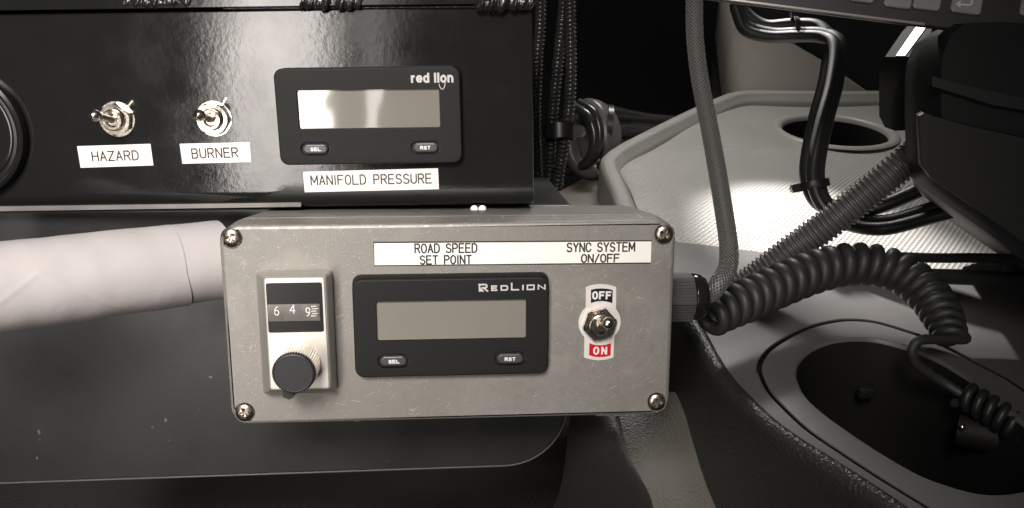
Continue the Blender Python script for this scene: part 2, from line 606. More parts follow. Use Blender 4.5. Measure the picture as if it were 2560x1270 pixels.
def logo_lower(bm, cx, cz):
    a, b = L(fr_b, 1197, 728, -4), L(fr_b, 1364, 724, -4)
    text(bm, 'REDLION', a, b, lambda c: 3.1, .62, -4.05, gap=.3, wide={'R': 1.15, 'L': 1.1, 'I': .3}) if False else None
    z = a.y
    x = a.x
    zz = (b.y - a.y) / (b.x - a.x)
    # tall R with slanted cut, small caps, tall L
    W = [('R', 3.0, 3.6), ('E', 2.15, 2.5), ('D', 2.15, 2.9), ('L', 3.1, 3.2), ('I', 2.15, .6), ('O', 2.15, 3.1), ('N', 2.15, 3.1)]
    gp = ((b.x - a.x) - sum(q[2] for q in W)) / 6
    for c, h, wd in W:
        y0 = z + (x - a.x) * zz
        if c == 'R':
            for st in ([(0, 2.6), (2.6, 2.6)] + [(3.1, 2.2), (3.0, 1.5), (2.4, 1.3), (1.2, 1.3)], [(1.9, 1.2), (3.4, .0)], [(0.3, 2.0), (.3, 1.2), (1.6, 0)], [(.3, .75), (.3, .15), (.9, .15)]):
                ribbon(bm, [(x + p[0], y0 + p[1]) for p in st], .6, -4.05)
        elif c == 'I':
            ribbon(bm, [(x + .3, y0), (x + .3, y0 + h)], .6, -4.05, False)
        else:
            sq = {'D': [[(0, 0), (0, 1), (.8, 1), (1, .85), (1, .15), (.8, 0), (0, 0)]], 'O': [[(0, 0), (0, 1), (1, 1), (1, 0), (0, 0)]]}.get(c, GL[c])
            for st in sq:
                ribbon(bm, [(x + .28 + p[0] * (wd - .56), y0 + .25 + p[1] * (h - .5)) for p in st], .56, -4.05)
        x += wd + gp


def logo_upper(bm, cx, cz):
    a, b = L(FU, 1026, 208, -4), L(FU, 1135, 207, -4)
    text(bm, 'red lion', a, b, 4.2, .84, -4.05, gap=.42, wide={' ': .35, 'i': .22, 'l': .22, 'r': .7})
    # looped tail through the "io"
    c = L(FU, 1105, 204, -4)
    ribbon(bm, [(c.x + p[0], c.y + p[1]) for p in arc(0, 0, 1.25, 3.0, 200, 350, 12) + arc(.35, .3, .9, 2.6, -10, 70, 6)], .3, -4.06)


fr_b = FB

# ================================================================== grey control box
ctl = thing('control_box', 'scratched grey cast aluminium control box with counting dial, display and OFF ON toggle', 'control box', FB)
c0 = (L(FB, 542.5, 561.4) + L(FB, 1691.4, 552.5) + L(FB, 1672.6, 1035.4) + L(FB, 580, 1063.9)) / 4
BW, BH = 174.07, 79.78
scr = [L(FB, *p, -.4) for p in ((578.5, 595.5), (1661, 586.5), (1642.5, 1006.5), (611, 1032.5))]
bm = bmesh.new()
rounded_slab(bm, BW, BH, 7.2, 15.0, 0, 1.7, 0, 0, [(circ(4.15, 28, p.x, p.y), 1.1) for p in scr], n=8)
for p in scr:
    cdt(bm, circ(4.15, 28, p.x, p.y), [], 1.1)
ob('lid', bm, M['cast'], ctl)
bm = bmesh.new()
loft(bm, [at_y(rr(BW - 1.2, BH - 1.2, 7, 8), 15.02), at_y(rr(BW - 1.2, BH - 1.2, 7, 8), 15.9), at_y(rr(BW - .2, BH - .2, 7.2, 8), 16.2), at_y(rr(BW - 6, BH - 5.5, 7.2, 8), 56)], True, True)
ob('body', bm, M['castside'], ctl)


def make_screw():
    bm = bmesh.new()
    n = 48
    prof = [(3.55, 1.0), (3.6, .1), (3.4, -.45), (2.9, -.85), (2.2, -1.1), (1.6, -1.2), (1.0, -1.22), (.45, -1.24)]
    rings = []
    for r, y in prof:
        ring = []
        for k in range(n):
            a = 2 * math.pi * k / n
            x, z = r * math.cos(a), r * math.sin(a)
            u, v = abs(x), abs(z)
            arm = min(u, v) < .42 and max(u, v) < 2.1      # the cross recess
            ring.append((x, y + (1.0 * min(1, (2.15 - max(u, v)) / .7) if arm else 0), z))
        rings.append(ring)
    loft(bm, rings, True, True)
    return bm


s0 = None
for i, (p, tw) in enumerate(zip(scr, (20, 38, 4, -6))):
    if s0 is None:
        s0 = ob('screw', make_screw(), M['screwm'], ctl, loc=(p.x, .1, p.y), rot=(0, R(tw), 0), angle=30)
    else:
        dup(s0, (p.x, .1, p.y), ctl, rot=(0, R(tw), 0))


def plate_px(bm, fr, quad, y0, y1, grow=0):
    q = [L(fr, *p, y1) for p in quad]
    c = sum(q, Vector((0, 0))) / 4
    if grow:
        q = [p + Vector((math.copysign(grow, (p - c).x), math.copysign(grow, (p - c).y))) for p in q]
    loft(bm, [at_y(q, y0), at_y(q, y1)], True, True)
    return q


bm = bmesh.new()
plate_px(bm, FB, ((933.5, 604.5), (1628.5, 600.5), (1627, 659), (935, 665.5)), -.02, -.16)
lab = ob('label_tape', bm, M['ink'], ctl, label='long white label strip reading ROAD SPEED SET POINT and SYNC SYSTEM ON/OFF')
bm = bmesh.new()
plate_px(bm, FB, ((935.5, 608.2), (1628.5, 603.5), (1627, 656), (936.5, 663)), -.165, -.2)
ob('label_face', bm, M['tapew'], lab)
for s, a, b, h in (('ROAD SPEED', (1036, 634), (1194, 632.5), 3.95), ('SET POINT', (1049, 662), (1180, 660.5), 3.75),
                   ('SYNC SYSTEM', (1416, 631.3), (1588, 629.5), 3.95), ('ON/OFF', (1452, 657.5), (1549, 656.5), 3.6)):
    bm = bmesh.new()
    text(bm, s, L(FB, *a, -.2), L(FB, *b, -.2), h, .60, -.215, gap=.42, wide={' ': .7})
    ob('lettering', bm, M['ink'], lab, flat=True)

meter(ctl, FB, -.257, -.48, 'black panel meter with blank grey display set in the grey box', logo_lower, M['lcd2'], True)

# counting dial
q0 = L(FB, 655, 676), L(FB, 833, 675), L(FB, 840, 971)
dx0, dx1, dz1, dz0 = L(FB, 654, 800).x, L(FB, 836.5, 800).x, L(FB, 740, 675).y, L(FB, 740, 973).y
dw, dh, dcx, dcz = dx1 - dx0, dz1 - dz0, (dx0 + dx1) / 2, (dz0 + dz1) / 2
YF = -10.5
qa, qb = L(FB, 661, 697, YF), L(FB, 823.5, 970, YF)
fw, fh, fcx, fcz = qb.x - qa.x, qa.y - qb.y, (qa.x + qb.x) / 2, (qa.y + qb.y) / 2
bm = bmesh.new()
loft(bm, [at_y(rr(dw, dh, 1.2, 4, dcx, dcz), -.02), at_y(rr(dw, dh, 1.2, 4, dcx, dcz), -4.5), at_y(rr(fw + 1.6, fh + 1.6, 1.2, 4, fcx, fcz), YF + .6),
          at_y(rr(fw + .5, fh + .5, 1.0, 4, fcx, fcz), YF + .05)], True, True)
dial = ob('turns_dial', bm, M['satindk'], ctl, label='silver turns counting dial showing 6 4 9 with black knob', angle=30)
wa, wb = L(FB, 664.5, 707, YF), L(FB, 811, 829, YF)
ww, wh, wcx, wcz = wb.x - wa.x, wa.y - wb.y, (wa.x + wb.x) / 2, (wa.y + wb.y) / 2
bm = bmesh.new()
whl = rr(ww, wh, .8, 4, wcx, wcz)
rounded_slab(bm, fw, fh, .9, YF + .04, YF - .5, .3, fcx, fcz, [(whl, .5)], n=4)
ob('face_plate', bm, M['satin'], dial)
na, nb = L(FB, 667.5, 761, YF), L(FB, 800.5, 801, YF)
nh = rr(nb.x - na.x, na.y - nb.y, .25, 2, (na.x + nb.x) / 2, (na.y + nb.y) / 2)
bm = bmesh.new()
cdt(bm, rr(ww - .02, wh - .02, .8, 4, wcx, wcz), [nh], YF - .2)
loft(bm, [at_y(nh, YF - .2), at_y(nh, YF - .02)])
ob('window_frame', bm, M['window'], dial, flat=True)
nw = (nb.x - na.x) / 3
zc = (na.y + nb.y) / 2
for k in range(3):
    bm = bmesh.new()
    hh = (na.y - nb.y) / 2 + .3
    prof = [(YF - .17 + .10 * (z / hh) ** 2, zc + z) for z in [hh * (i / 6 - 1) for i in range(13)]]
    x0, x1 = na.x + nw * k + .05, na.x + nw * (k + 1) - .05
    loft(bm, [[(x0, y, z) for y, z in prof], [(x1, y, z) for y, z in prof]], closed=False)
    ob('number_wheel', bm, M['wheel'], dial)
bm = bmesh.new()
for s, x0, x1, y0 in (('6', 685.5, 698.5, 789), ('4', 724, 739, 784), ('9', 764, 776, 791)):
    a, b = L(FB, x0, y0, YF - .2), L(FB, x1, y0, YF - .2)
    text(bm, s, a, b, 3.5, .36, YF - .2)
for k in range(5):
    a, b = L(FB, 780 if k % 2 else 778, 766 + 6 * k, YF - .2), L(FB, 790 if k % 2 == 0 else 794, 765.5 + 6 * k, YF - .2)
    ribbon(bm, [a, b], .3, YF - .2)
ob('lettering', bm, M['print'], dial, flat=True)
# knurled knob
kc = L(FB, 747, 908, YF - .5)


def knurl(r, n, y, amp, ph=0):
    return [Vector((kc.x + (r + (amp if (k % 4) in (1, 2) else 0)) * math.cos(2 * math.pi * (k + ph) / (n * 4)), y, kc.y + (r + (amp if (k % 4) in (1, 2) else 0)) * math.sin(2 * math.pi * (k + ph) / (n * 4)))) for k in range(n * 4)]


bm = bmesh.new()
loft(bm, [knurl(7.9, 50, YF - .52, .35), knurl(7.75, 50, YF - 10.2, .33)], True, True)
ob('knob_skirt', bm, M['satin'], dial, angle=25)
bm = bmesh.new()
loft(bm, [knurl(7.55, 50, YF - 10.22, .3), knurl(7.55, 50, YF - 11.6, .3), knurl(7.3, 50, YF - 12.1, .12), knurl(6.9, 50, YF - 12.25, 0), knurl(6.6, 50, YF - 12.15, 0)], True, True)
ob('knob', bm, M['knob'], dial, angle=30)
bm = bmesh.new()
ka, kb = L(FB, 716, 975, YF - 4), L(FB, 726, 990, YF - 4)
pts = [L(FB, x, y, YF - 6) for x, y in ((705, 978), (735, 978), (731, 996), (722, 1001), (706, 994))]
pts2 = [L(FB, x, y, YF - 1) for x, y in ((712, 973), (745, 973), (740, 985), (730, 990), (713, 985))]
loft(bm, [at_y(pts2, YF - .7), at_y(pts, YF - 5.5)], True, True)
ob('brake_lever', bm, M['knob'], dial)


# toggle switches
def toggle(parent, fr, pn, tip, label, nutR, washer, hexrot, ytip=-17, tabdir=None):
    n0 = L(fr, *pn, -2.5)
    n0 = Vector((n0.x, 0, n0.y))
    tp = L(fr, *tip, ytip)
    tp = Vector((tp.x, ytip, tp.y))
    bm = bmesh.new()
    rb = nutR * .66
    cr = lambda r, y: at_y(circ(r, 32, n0.x, n0.z), y)
    yb = -5.6
    loft(bm, [cr(rb, -.3), cr(rb, -3), cr(rb * .93, -3.3), cr(rb * .97, -3.7), cr(rb * .92, -4.1), cr(rb * .96, -4.5), cr(rb * .93, yb + .3), cr(rb * .84, yb), cr(rb * .62, yb), cr(rb * .5, yb + 1.5)], True, True)
    if washer:
        loft(bm, [cr(nutR * 1.05, -.02), cr(nutR * 1.05, -.5)], True, True)
        a = tabdir
        u, v = Vector((math.cos(a), 0, math.sin(a))), Vector((-math.sin(a), 0, math.cos(a)))
        q = [n0 + u * r_ + v * s_ for r_, s_ in ((nutR, -.35), (nutR * 1.5, -.35), (nutR * 1.5, .35), (nutR, .35))]
        loft(bm, [[p + Vector((0, -.05, 0)) for p in q], [p + Vector((0, -.45, 0)) for p in q]], True, True)
    o = ob('toggle_switch', bm, M['chrome'], parent, label=label, angle=30)
    bm = bmesh.new()
    hx = lambda r, y: at_y(circ(r, 6, n0.x, n0.z, hexrot), y)
    rr_ = nutR
    rings = []
    for y, chamf in ((-.52, 1), (-2.6, 1), (-3.0, .9)):
        ring = []
        for k in range(48):
            a = 2 * math.pi * k / 48
            t = (a - hexrot) % (math.pi / 3) - math.pi / 6
            rad = rr_ * math.cos(math.pi / 6) / math.cos(t)
            if chamf < 1:
                rad = min(rad, rr_ * .885)
            ring.append((n0.x + rad * math.cos(a), y, n0.z + rad * math.sin(a)))
        rings.append(ring)
    rings.append(cr_ if False else [(n0.x + rb * 1.02 * math.cos(2 * math.pi * k / 48), -3.0, n0.z + rb * 1.02 * math.sin(2 * math.pi * k / 48)) for k in range(48)])
    loft(bm, rings, True, False)
    ob('nut', bm, M['chrome'], o, angle=25)
    bm = bmesh.new()
    p0 = n0 + Vector((0, yb + 1.2, 0))
    path = [p0.lerp(tp, t / 24) for t in range(25)]

    def lr(t):
        if t < .45:
            return 1.45
        if t < .62:
            return 1.45 + .2 * (t - .45) / .17
        s = (t - .62) / .38
        return max(.08, 1.55 + .75 * math.sin(min(1, s * 1.5) * math.pi / 2) if s < .62 else 2.3 * math.sqrt(max(0.001, 1 - ((s - .62) / .38) ** 2)))
    tube(bm, path, lr, 20)
    ob('lever', bm, M['chrome'], o, angle=60)
    return o


# switch plate of the grey box
pc = L(FB, 1499, 806, -.3)
pr = 8.35
top = [L(FB, x, y, -.3) for x, y in ((1464.7, 762), (1464.7, 718), (1483, 712), (1503, 710), (1522, 712), (1540.5, 718), (1540.5, 762))]
bot = [L(FB, x, y, -.3) for x, y in ((1536, 848), (1533.5, 894), (1515, 899), (1496, 901), (1478, 899), (1460, 894), (1461, 848))]


def ang(p):
    return math.atan2(p.y - pc.y, p.x - pc.x)


def sweep_arc(a0, a1, n=10):
    return [Vector((pc.x + pr * math.cos(a0 + (a1 - a0) * i / n), pc.y + pr * math.sin(a0 + (a1 - a0) * i / n))) for i in range(n + 1)]


def hitx(x, up):
    s = math.sqrt(max(0, pr * pr - (x - pc.x) ** 2))
    return math.atan2(s if up else -s, x - pc.x)


out = sweep_arc(hitx(bot[-1].x, False), hitx(top[0].x, True) - 2 * math.pi) + top[1:6] + sweep_arc(hitx(top[-1].x, True), hitx(bot[0].x, False)) + bot[1:6]
bm = bmesh.new()
vb = at_y(out, -.02)
loft(bm, [vb, at_y(out, -.3)], False, False)
cdt(bm, out, [], -.3)
sp = ob('switch_plate', bm, M['plate'], ctl, label='white switch plate marked OFF on black and ON on red')
bm = bmesh.new()
for quad, nm, mt in ((((1477.5, 724.5), (1490, 721.5), (1504, 721), (1519, 722), (1532, 725), (1531, 758), (1518, 754), (1503, 752.5), (1489, 754), (1477, 758)), 'off_panel', 'black'),
                     (((1473.5, 858), (1486, 862), (1500, 863), (1514, 862), (1527.5, 858), (1526.5, 889), (1513, 892), (1499, 893), (1486, 892), (1472.5, 888)), 'on_panel', 'red')):
    bm = bmesh.new()
    cdt(bm, [L(FB, *p, -.31) for p in quad], [], -.315)
    ob(nm, bm, M[mt], sp, flat=True)
bm = bmesh.new()
text(bm, 'OFF', L(FB, 1480, 749, -.33), L(FB, 1528.5, 749, -.33), 3.4, .75, -.33, gap=.7, wide={'O': 1})
ob('lettering', bm, M['print'], sp, flat=True)
bm = bmesh.new()
text(bm, 'ON', L(FB, 1482.5, 887, -.33), L(FB, 1517.5, 887, -.33), 3.4, .72, -.33, gap=.9)
ob('lettering', bm, M['print'], sp, flat=True)
toggle(ctl, FB, (1500, 812), (1524, 805.5), 'nickel toggle switch on the OFF ON plate', 7.0, False, R(12), -16)

# cable gland
gz = L(FB, 1700, 742, 26).y
gl = bmesh.new()
X0 = L(FB, 1727, 742, 26).x - 5.5
XE = L(FB, 1766, 742, 26).x - X0
hexr = 9.6
rg = lambda x, r, n=48, hexy=False, rid=0: [Vector((x, 26 + (r + (rid if k % 2 else 0)) * (1 if not hexy else min(1.15, math.cos(math.pi / 6) / math.cos((2 * math.pi * k / n) % (math.pi / 3) - math.pi / 6) * 1.08)) * math.cos(2 * math.pi * k / n),
                                              gz + (r + (rid if k % 2 else 0)) * (1 if not hexy else min(1.15, math.cos(math.pi / 6) / math.cos((2 * math.pi * k / n) % (math.pi / 3) - math.pi / 6) * 1.08)) * math.sin(2 * math.pi * k / n))) for k in range(n)]
loft(gl, [rg(86.2, 10.2, 96, True, .3), rg(X0 + 5.2, 10.2, 96, True, .3), rg(X0 + 5.5, 9.6, 96)], True, True)
g_o = ob('cable_gland', gl, M['gland'], ctl, angle=20, label='dark grey ribbed cable gland with glossy black dome')
bm = bmesh.new()
loft(bm, [rg(X0 + 5.5, 9.4), rg(X0 + 6.2, 10.0), rg(X0 + XE * .72, 9.7), rg(X0 + XE * .9, 8.6), rg(X0 + XE * .985, 6.6), rg(X0 + XE, 5.2)], True, True)
ob('dome_nut', bm, M['glandb'], g_o, angle=50)
GL_END = RB @ Vector((X0 + XE - 1.5, 26, gz))

# ================================================================== black steel enclosure
enc = thing('steel_enclosure', 'glossy black welded steel enclosure with two toggles, a panel meter and white tape labels', 'enclosure', FU)
xr = L(FU, 1333, 300).x
xl = -205
zt = L(FU, 900, 21).y
zb = L(FU, 1000, 519, 3).y
bm = bmesh.new()
rb_ = 8.5
prof = [(120, zt), (0.0, zt)] + [(0, zt - 1)]
prof = [(120, zt), (.8, zt), (0, zt - .8)] + [(rb_ - rb_ * math.cos(R(a)), zb + rb_ - rb_ * math.sin(R(a))) for a in range(0, 91, 9)] + [(120, zb)]
ins = .5
loft(bm, [[(xl, y, z) for y, z in prof], [(xr - .8, y, z) for y, z in prof], [(xr - .2, y + (.25 if y < 60 else 0), z) for y, z in prof], [(xr, y + (.9 if y < 60 else 0), z) for y, z in prof]], True, True)
ob('body', bm, M['powder'], enc, angle=50)
bm = bmesh.new()
box(bm, xl, xr + 3, -3.2, 120, zt + .9, zt + 12, .5, 2)
ob('top_plate', bm, M['powder'], enc)
bm = bmesh.new()
x1 = L(FU, 752, 512, 3).x
z1, z0 = L(FU, 300, 511.5, 3).y, L(FU, 300, 522.5, 3).y
a0, a1 = L(FU, 0, 516.5, 1), L(FU, 752, 506.5, 1)
b0, b1 = L(FU, 0, 528.5, 1), L(FU, 752, 517, 1)
e = (a0 - a1) * .2
loft(bm, [at_y([a0 + e, b0 + e, b1, a1], 4.5), at_y([a0 + e, b0 + e, b1, a1], 1.2)], True, True)
ob('bottom_flange', bm, M['flange'], enc, label='pale grey flange strip below the enclosure')
bm = bmesh.new()
p = L(FU, 1196, 520, 6)
for sx in (-1.75, 1.65):
    loft(bm, [at_y(circ(1.55, 16, p.x + sx, p.y), 9), at_y(circ(1.55, 16, p.x + sx, p.y), 4.5)], True, True)
ob('bolt', bm, M['steel'], enc, label='pair of bright bolt ends under the enclosure')


def weld(x0, x1, z, r, seed):
    bm = bmesh.new()
    a, b = L(FU, x0, z, -2), L(FU, x1, z, -2)
    n = int((b.x - a.x) / .28)
    rings = []
    for i in range(n + 1):
        t = i / n
        x = a.x + (b.x - a.x) * t
        ph = (x * .31 + .3 * noise.noise(Vector((x * .3, seed, 0)))) % 1
        rad = r * (.92 + .12 * math.sqrt(max(0, 1 - (2 * ph - 1) ** 2))) * (.85 + .7 * noise.noise(Vector((x * .3, seed, 3))))
        rad *= min(1, 12 * t + .25, 12 * (1 - t) + .25)
        ring = []
        for k in range(16):
            an = 2 * math.pi * k / 16
            rr2 = rad * (1 + .28 * noise.noise(Vector((x * .8, math.cos(an) * 1.3 + seed, math.sin(an) * 1.3))))
            ring.append((x + .45 * math.cos(an) * r * .5, -2.0 - rr2 * .8 * math.sin(an), a.y + rr2 * 1.05 * math.cos(an)))
        rings.append(ring)
    loft(bm, rings, True, True)
    return ob('weld_bead', bm, M['weld'], enc, angle=60)


weld(300, 488, 8, 2.3, 1)
weld(748, 912, 8, 3.2, 5)
weld(1188, 1338, 10, 3.4, 9)
bm = bmesh.new()
p, q = L(FU, 560, 21), L(FU, 1195, 17)
tube(bm, [Vector((p.x, -.35, p.y)), Vector((q.x, -.35, q.y))], .65, 12)
ob('seam_bead', bm, M['weld'], enc, angle=60)
bm = bmesh.new()
p = L(FU, 60, 18)
bmesh.ops.create_icosphere(bm, subdivisions=2, radius=1.0, matrix=Matrix.Translation((p.x, -.2, p.y)))
ob('weld_spatter', bm, M['weld'], enc)

# gauge at the left edge
gc = L(FU, -108, 333, -4)
bm = bmesh.new()
cc = lambda r, y: at_y(circ(r, 64, gc.x, gc.y), y)
loft(bm, [cc(27.2, -.05), cc(27.2, -2.5), cc(26.6, -4.2), cc(25.4, -4.8), cc(24.2, -4.0), cc(23.6, -3.0), cc(22.6, -3.2), cc(21.6, -2.2), cc(21.3, -1)], True, True)
gg = ob('round_gauge', bm, M['window'], enc, label='black round gauge rim cut off by the picture edge')
bm = bmesh.new()
loft(bm, [cc(21.2, -1.6), cc(20, -2.0)], True, True)
ob('glass', bm, M['glandb'], gg)

meter(enc, FU, 0, 0, 'black panel meter with glossy grey display above MANIFOLD PRESSURE', logo_upper, M['lcd'], False)
for quad, s, a, b, h in ((((192.5, 365.5), (376, 359.5), (383.5, 413.5), (201.5, 419.5)), 'HAZARD', (231, 404), (348.5, 401), 4.3),
                         (((449, 359.5), (624.5, 355), (628, 405), (456, 409.5)), 'BURNER', (480, 397), (597, 394), 4.35),
                         (((757.5, 429.5), (1095, 420.5), (1097.5, 473), (762, 480.5)), 'MANIFOLD PRESSURE', (777, 464), (1080, 459), 4.4)):
    bm = bmesh.new()
    plate_px(bm, FU, quad, -.02, -.16)
    o = ob('label_tape', bm, M['tape'], enc, label='white tape label reading ' + s)
    bm = bmesh.new()
    text(bm, s, L(FU, *a, -.16), L(FU, *b, -.16), h, .56, -.18, gap=.42, wide={' ': .75})
    ob('lettering', bm, M['ink'], o, flat=True)
toggle(enc, FU, (287, 299), (229, 286), 'nickel toggle switch above the HAZARD label', 6.9, True, R(20), -19, R(45))
toggle(enc, FU, (531, 298), (493.5, 286), 'nickel toggle switch above the BURNER label', 6.9, True, R(-5), -19, R(55))

# ================================================================== paper roll
pr_ = thing('paper_roll', 'roll of white paper across the dark cabinet, left of the grey control box', 'paper roll', loc=D(200, 700, 330))
A, Bp = D(-260, 752, 302), D(552, 650, 372)
ax = (Bp - A).normalized()
up = (Vector((0, 0, 1)) - ax * ax.z).normalized()
sd = ax.cross(up)


def proll(t0, t1, r0, r1, turns0, turns1, n=60, m_=40, edge=None, crease=False):
    bm = bmesh.new()
    rings = []
    for i in range(m_ + 1):
        t = t0 + (t1 - t0) * i / m_
        ring = []
        for k in range(n + 1):
            s = k / n
            a = 2 * math.pi * (turns0 + (turns1 - turns0) * s)
            r = r0 + (r1 - r0) * s
            r += .42 * noise.noise(Vector((t * 9, math.cos(a) * 1.2, math.sin(a) * 1.2))) + .10 * noise.noise(Vector((t * 38, math.cos(a) * .8, math.sin(a) * .8))) * max(0, t - .3)
            if crease:
                aw = (a + math.pi) % (2 * math.pi) - math.pi
                for t_a, a_a, t_b, a_b in ((.37, .62, .62, -.60), (.37, .62, .24, .05)):
                    q_ = (t - t_a) / (t_b - t_a)
                    if 0 <= q_ <= 1:
                        dd = (aw - (a_a + (a_b - a_a) * q_)) * r
                        r += .15 * math.exp(-(dd / 1.3) ** 2) * min(1, 8 * (1 - q_))
            tt = t + (edge(a) if edge and i == m_ else 0)
            ring.append(A.lerp(Bp, tt) + up * (r * math.sin(a)) + sd * (r * math.cos(a)))
        rings.append(ring)
    loft(bm, rings, closed=False)
    return bm


Rr = 16.9
b_ = proll(0, 1, Rr - 2.2, Rr, 0, 2.35, n=120)
ob('sheet', b_, M['paper'], pr_, angle=80)
b_ = proll(0, .83, Rr + .03, Rr + .06, .53, 1.47, edge=lambda a: -.035 * math.sin(a), n=170, m_=150, crease=True)
ob('outer_sheet', b_, M['paper'], pr_, angle=80)

# ================================================================== dark lower cabinet
cab = thing('lower_cabinet', 'dark grey enamelled sheet metal cabinet below the paper roll, with a rounded lower corner', 'cabinet', FB)
YC = 60
ztc = 37.0
pl = [L(FB, -500, 1232, YC), L(FB, 1230, 1166, YC)]
cr_c = L(FB, 1415, 1060, YC)
rc = 30
xR = L(FB, 1418, 1000, YC).x
zB = L(FB, 1150, 1170, YC).y
slope = (pl[1].y - pl[0].y) / (pl[1].x - pl[0].x)
outl = [(-260, ztc), (xR, ztc), (xR, zB + rc)]
for k in range(1, 13):
    a = R(-90 * k / 12)
    outl.append((xR - rc + rc * math.cos(a), zB + rc + rc * math.sin(a)))
outl.append((-260, zB + slope * (-260 - xR) * .55))
bm = bmesh.new()
ctr = Vector((-50, -20))
sh = lambda d: [(p[0] - (d if p[0] > 0 else 0), p[1] - d if p[1] > 0 else p[1] + d) for p in outl]
loft(bm, [at_y(outl, YC + 100), at_y(outl, YC + 1.5), at_y(sh(.5), YC + .4), at_y(sh(1.6), YC)], True, True)
ob('body', bm, M['sheet'], cab, angle=35)
bm = bmesh.new()
tube(bm, [Vector((p[0], YC - .2, p[1] + .6)) for p in outl[3:]], .55, 8)
ob('folded_edge', bm, M['gland'], cab, angle=60)
bm = bmesh.new()
for x0, x1, mt in ((98, 132, 'white'), (184, 200, 'flange')):
    a, b = L(FB, x0, 555, 95), L(FB, x1, 528, 95)
    box(bm, a.x, b.x, 92, 98, ztc + .05, b.y + 8, .8, 2)
ob('standoff', bm, M['white'], cab, label='pale standoff posts in the gap above the cabinet')
bm = bmesh.new()
tube(bm, catmull([Vector((L(FB, x, y, 75).x, 75 + dy, L(FB, x, y, 75).y)) for x, y, dy in ((-60, 545, 0), (0, 553, 0), (40, 556, 3), (75, 552, 10), (110, 545, 22))], 8), 1.9, 10)
cb = thing('grey_strap', 'pale grey strap lying in the gap at the far left above the paper roll', 'strap', FB)
ob('strap', bm, M['tray'], cb)

# ================================================================== console: tray, cup holders, vinyl side
ZT = -50.0
con = thing('console', 'grey plastic console with dimpled tray and two cup holders, right of the control box', 'console', loc=G(2000, 700, ZT))
P2 = lambda px, py, z=ZT: Vector(G(px, py, z).xy)


def smooth2(pts, n=6, closed=False):
    return [Vector((p.x, p.y)) for p in catmull([Vector((q[0], q[1], 0)) for q in pts], n)]


rimpx = [(1660, 650), (1612, 590), (1572, 520), (1545, 455), (1524, 405), (1530, 388), (1560, 365), (1650, 318), (1740, 274), (1815, 241), (1850, 231), (1890, 228), (2000, 229), (2120, 230), (2235, 231), (2400, 250), (2560, 330)]
rim = [P2(*p) for p in rimpx]
rim3 = [Vector((p.x, p.y, ZT)) for p in smooth2(rim, 6)]
rim3, _ = resample(rim3, 3.0)
# rim profile swept along the outline, inner side to the right
bm = bmesh.new()
rings = []
prof = [(-9, -95), (-8, -30), (-7.2, -6), (-6.2, -1.6), (-4.2, 0), (0, .3), (3.4, -.2), (5.0, -1.8), (5.8, -4.5), (8.2, -6.2), (9.5, -9.5), (9.7, -14)]
fr3 = []
for i, p in enumerate(rim3):
    t = (rim3[min(i + 1, len(rim3) - 1)] - rim3[max(0, i - 1)]).normalized()
    nrm = Vector((t.y, -t.x, 0))
    fr3.append(nrm)
    rings.append([p + nrm * a + Vector((0, 0, z)) for a, z in prof])
loft(bm, rings, closed=False)
ob('tray_rim', bm, M['trayr'], con, angle=60)
ZM = -9.0


def matz(x, y):
    """gently dished tray floor"""
    c = P2(1830, 470)
    v = y - c.y
    return ZT + ZM - 1.5 + 4.0 * math.exp(-((x - P2(1600, 430).x) / 30) ** 2) + 1.6 * math.cos(v * .035) + 1.2 * math.sin((x - c.x) * .03)


inner = [Vector((p.x + n_.x * 9.2, p.y + n_.y * 9.2)) for p, n_ in zip(rim3, fr3)]
front = [P2(*p, ZT - 9) for p in ((2700, 735), (2560, 722), (2300, 700), (2100, 680), (2000, 668), (1900, 655), (1800, 642), (1700, 631), (1660, 627))]
front = front[:-1]
inner_c = [p for p in inner if p.y > front[-1].y + 1.0]
outline = inner_c + front
# cup holder of the tray
ch_l, ch_r, ch_t, ch_b = P2(1955, 300), P2(2232, 303), P2(2095, 258), P2(2095, 349)
chc = Vector(((ch_l.x + ch_r.x) / 2, (ch_t.y + ch_b.y) / 2))
chr_ = (ch_r.x - ch_l.x) / 2


bm = bmesh.new()
hole = [Vector((chc.x + chr_ * 1.02 * math.cos(2 * math.pi * k / 48), chc.y + chr_ * 1.02 * math.sin(2 * math.pi * k / 48))) for k in range(48)]
# triangulate with interior points so that the floor can be dished
vs, es = [], []
for lp in (outline, hole):
    k = len(vs)
    vs += lp
    es += [(k + i, k + (i + 1) % len(lp)) for i in range(len(lp))]
xs = [p.x for p in outline]
ys = [p.y for p in outline]
x = min(xs)
while x < max(xs):
    y = min(ys)
    while y < max(ys):
        q = Vector((x, y))
        if inside(q, outline) and (q - chc).length > chr_ * 1.1:
            vs.append(q)
        y += 8
    x += 8
co, fc = fill(vs, es, outline, [hole])
bv = [bm.verts.new((p.x, p.y, matz(p.x, p.y))) for p in co]
for f in fc:
    bm.faces.new([bv[i] for i in f])
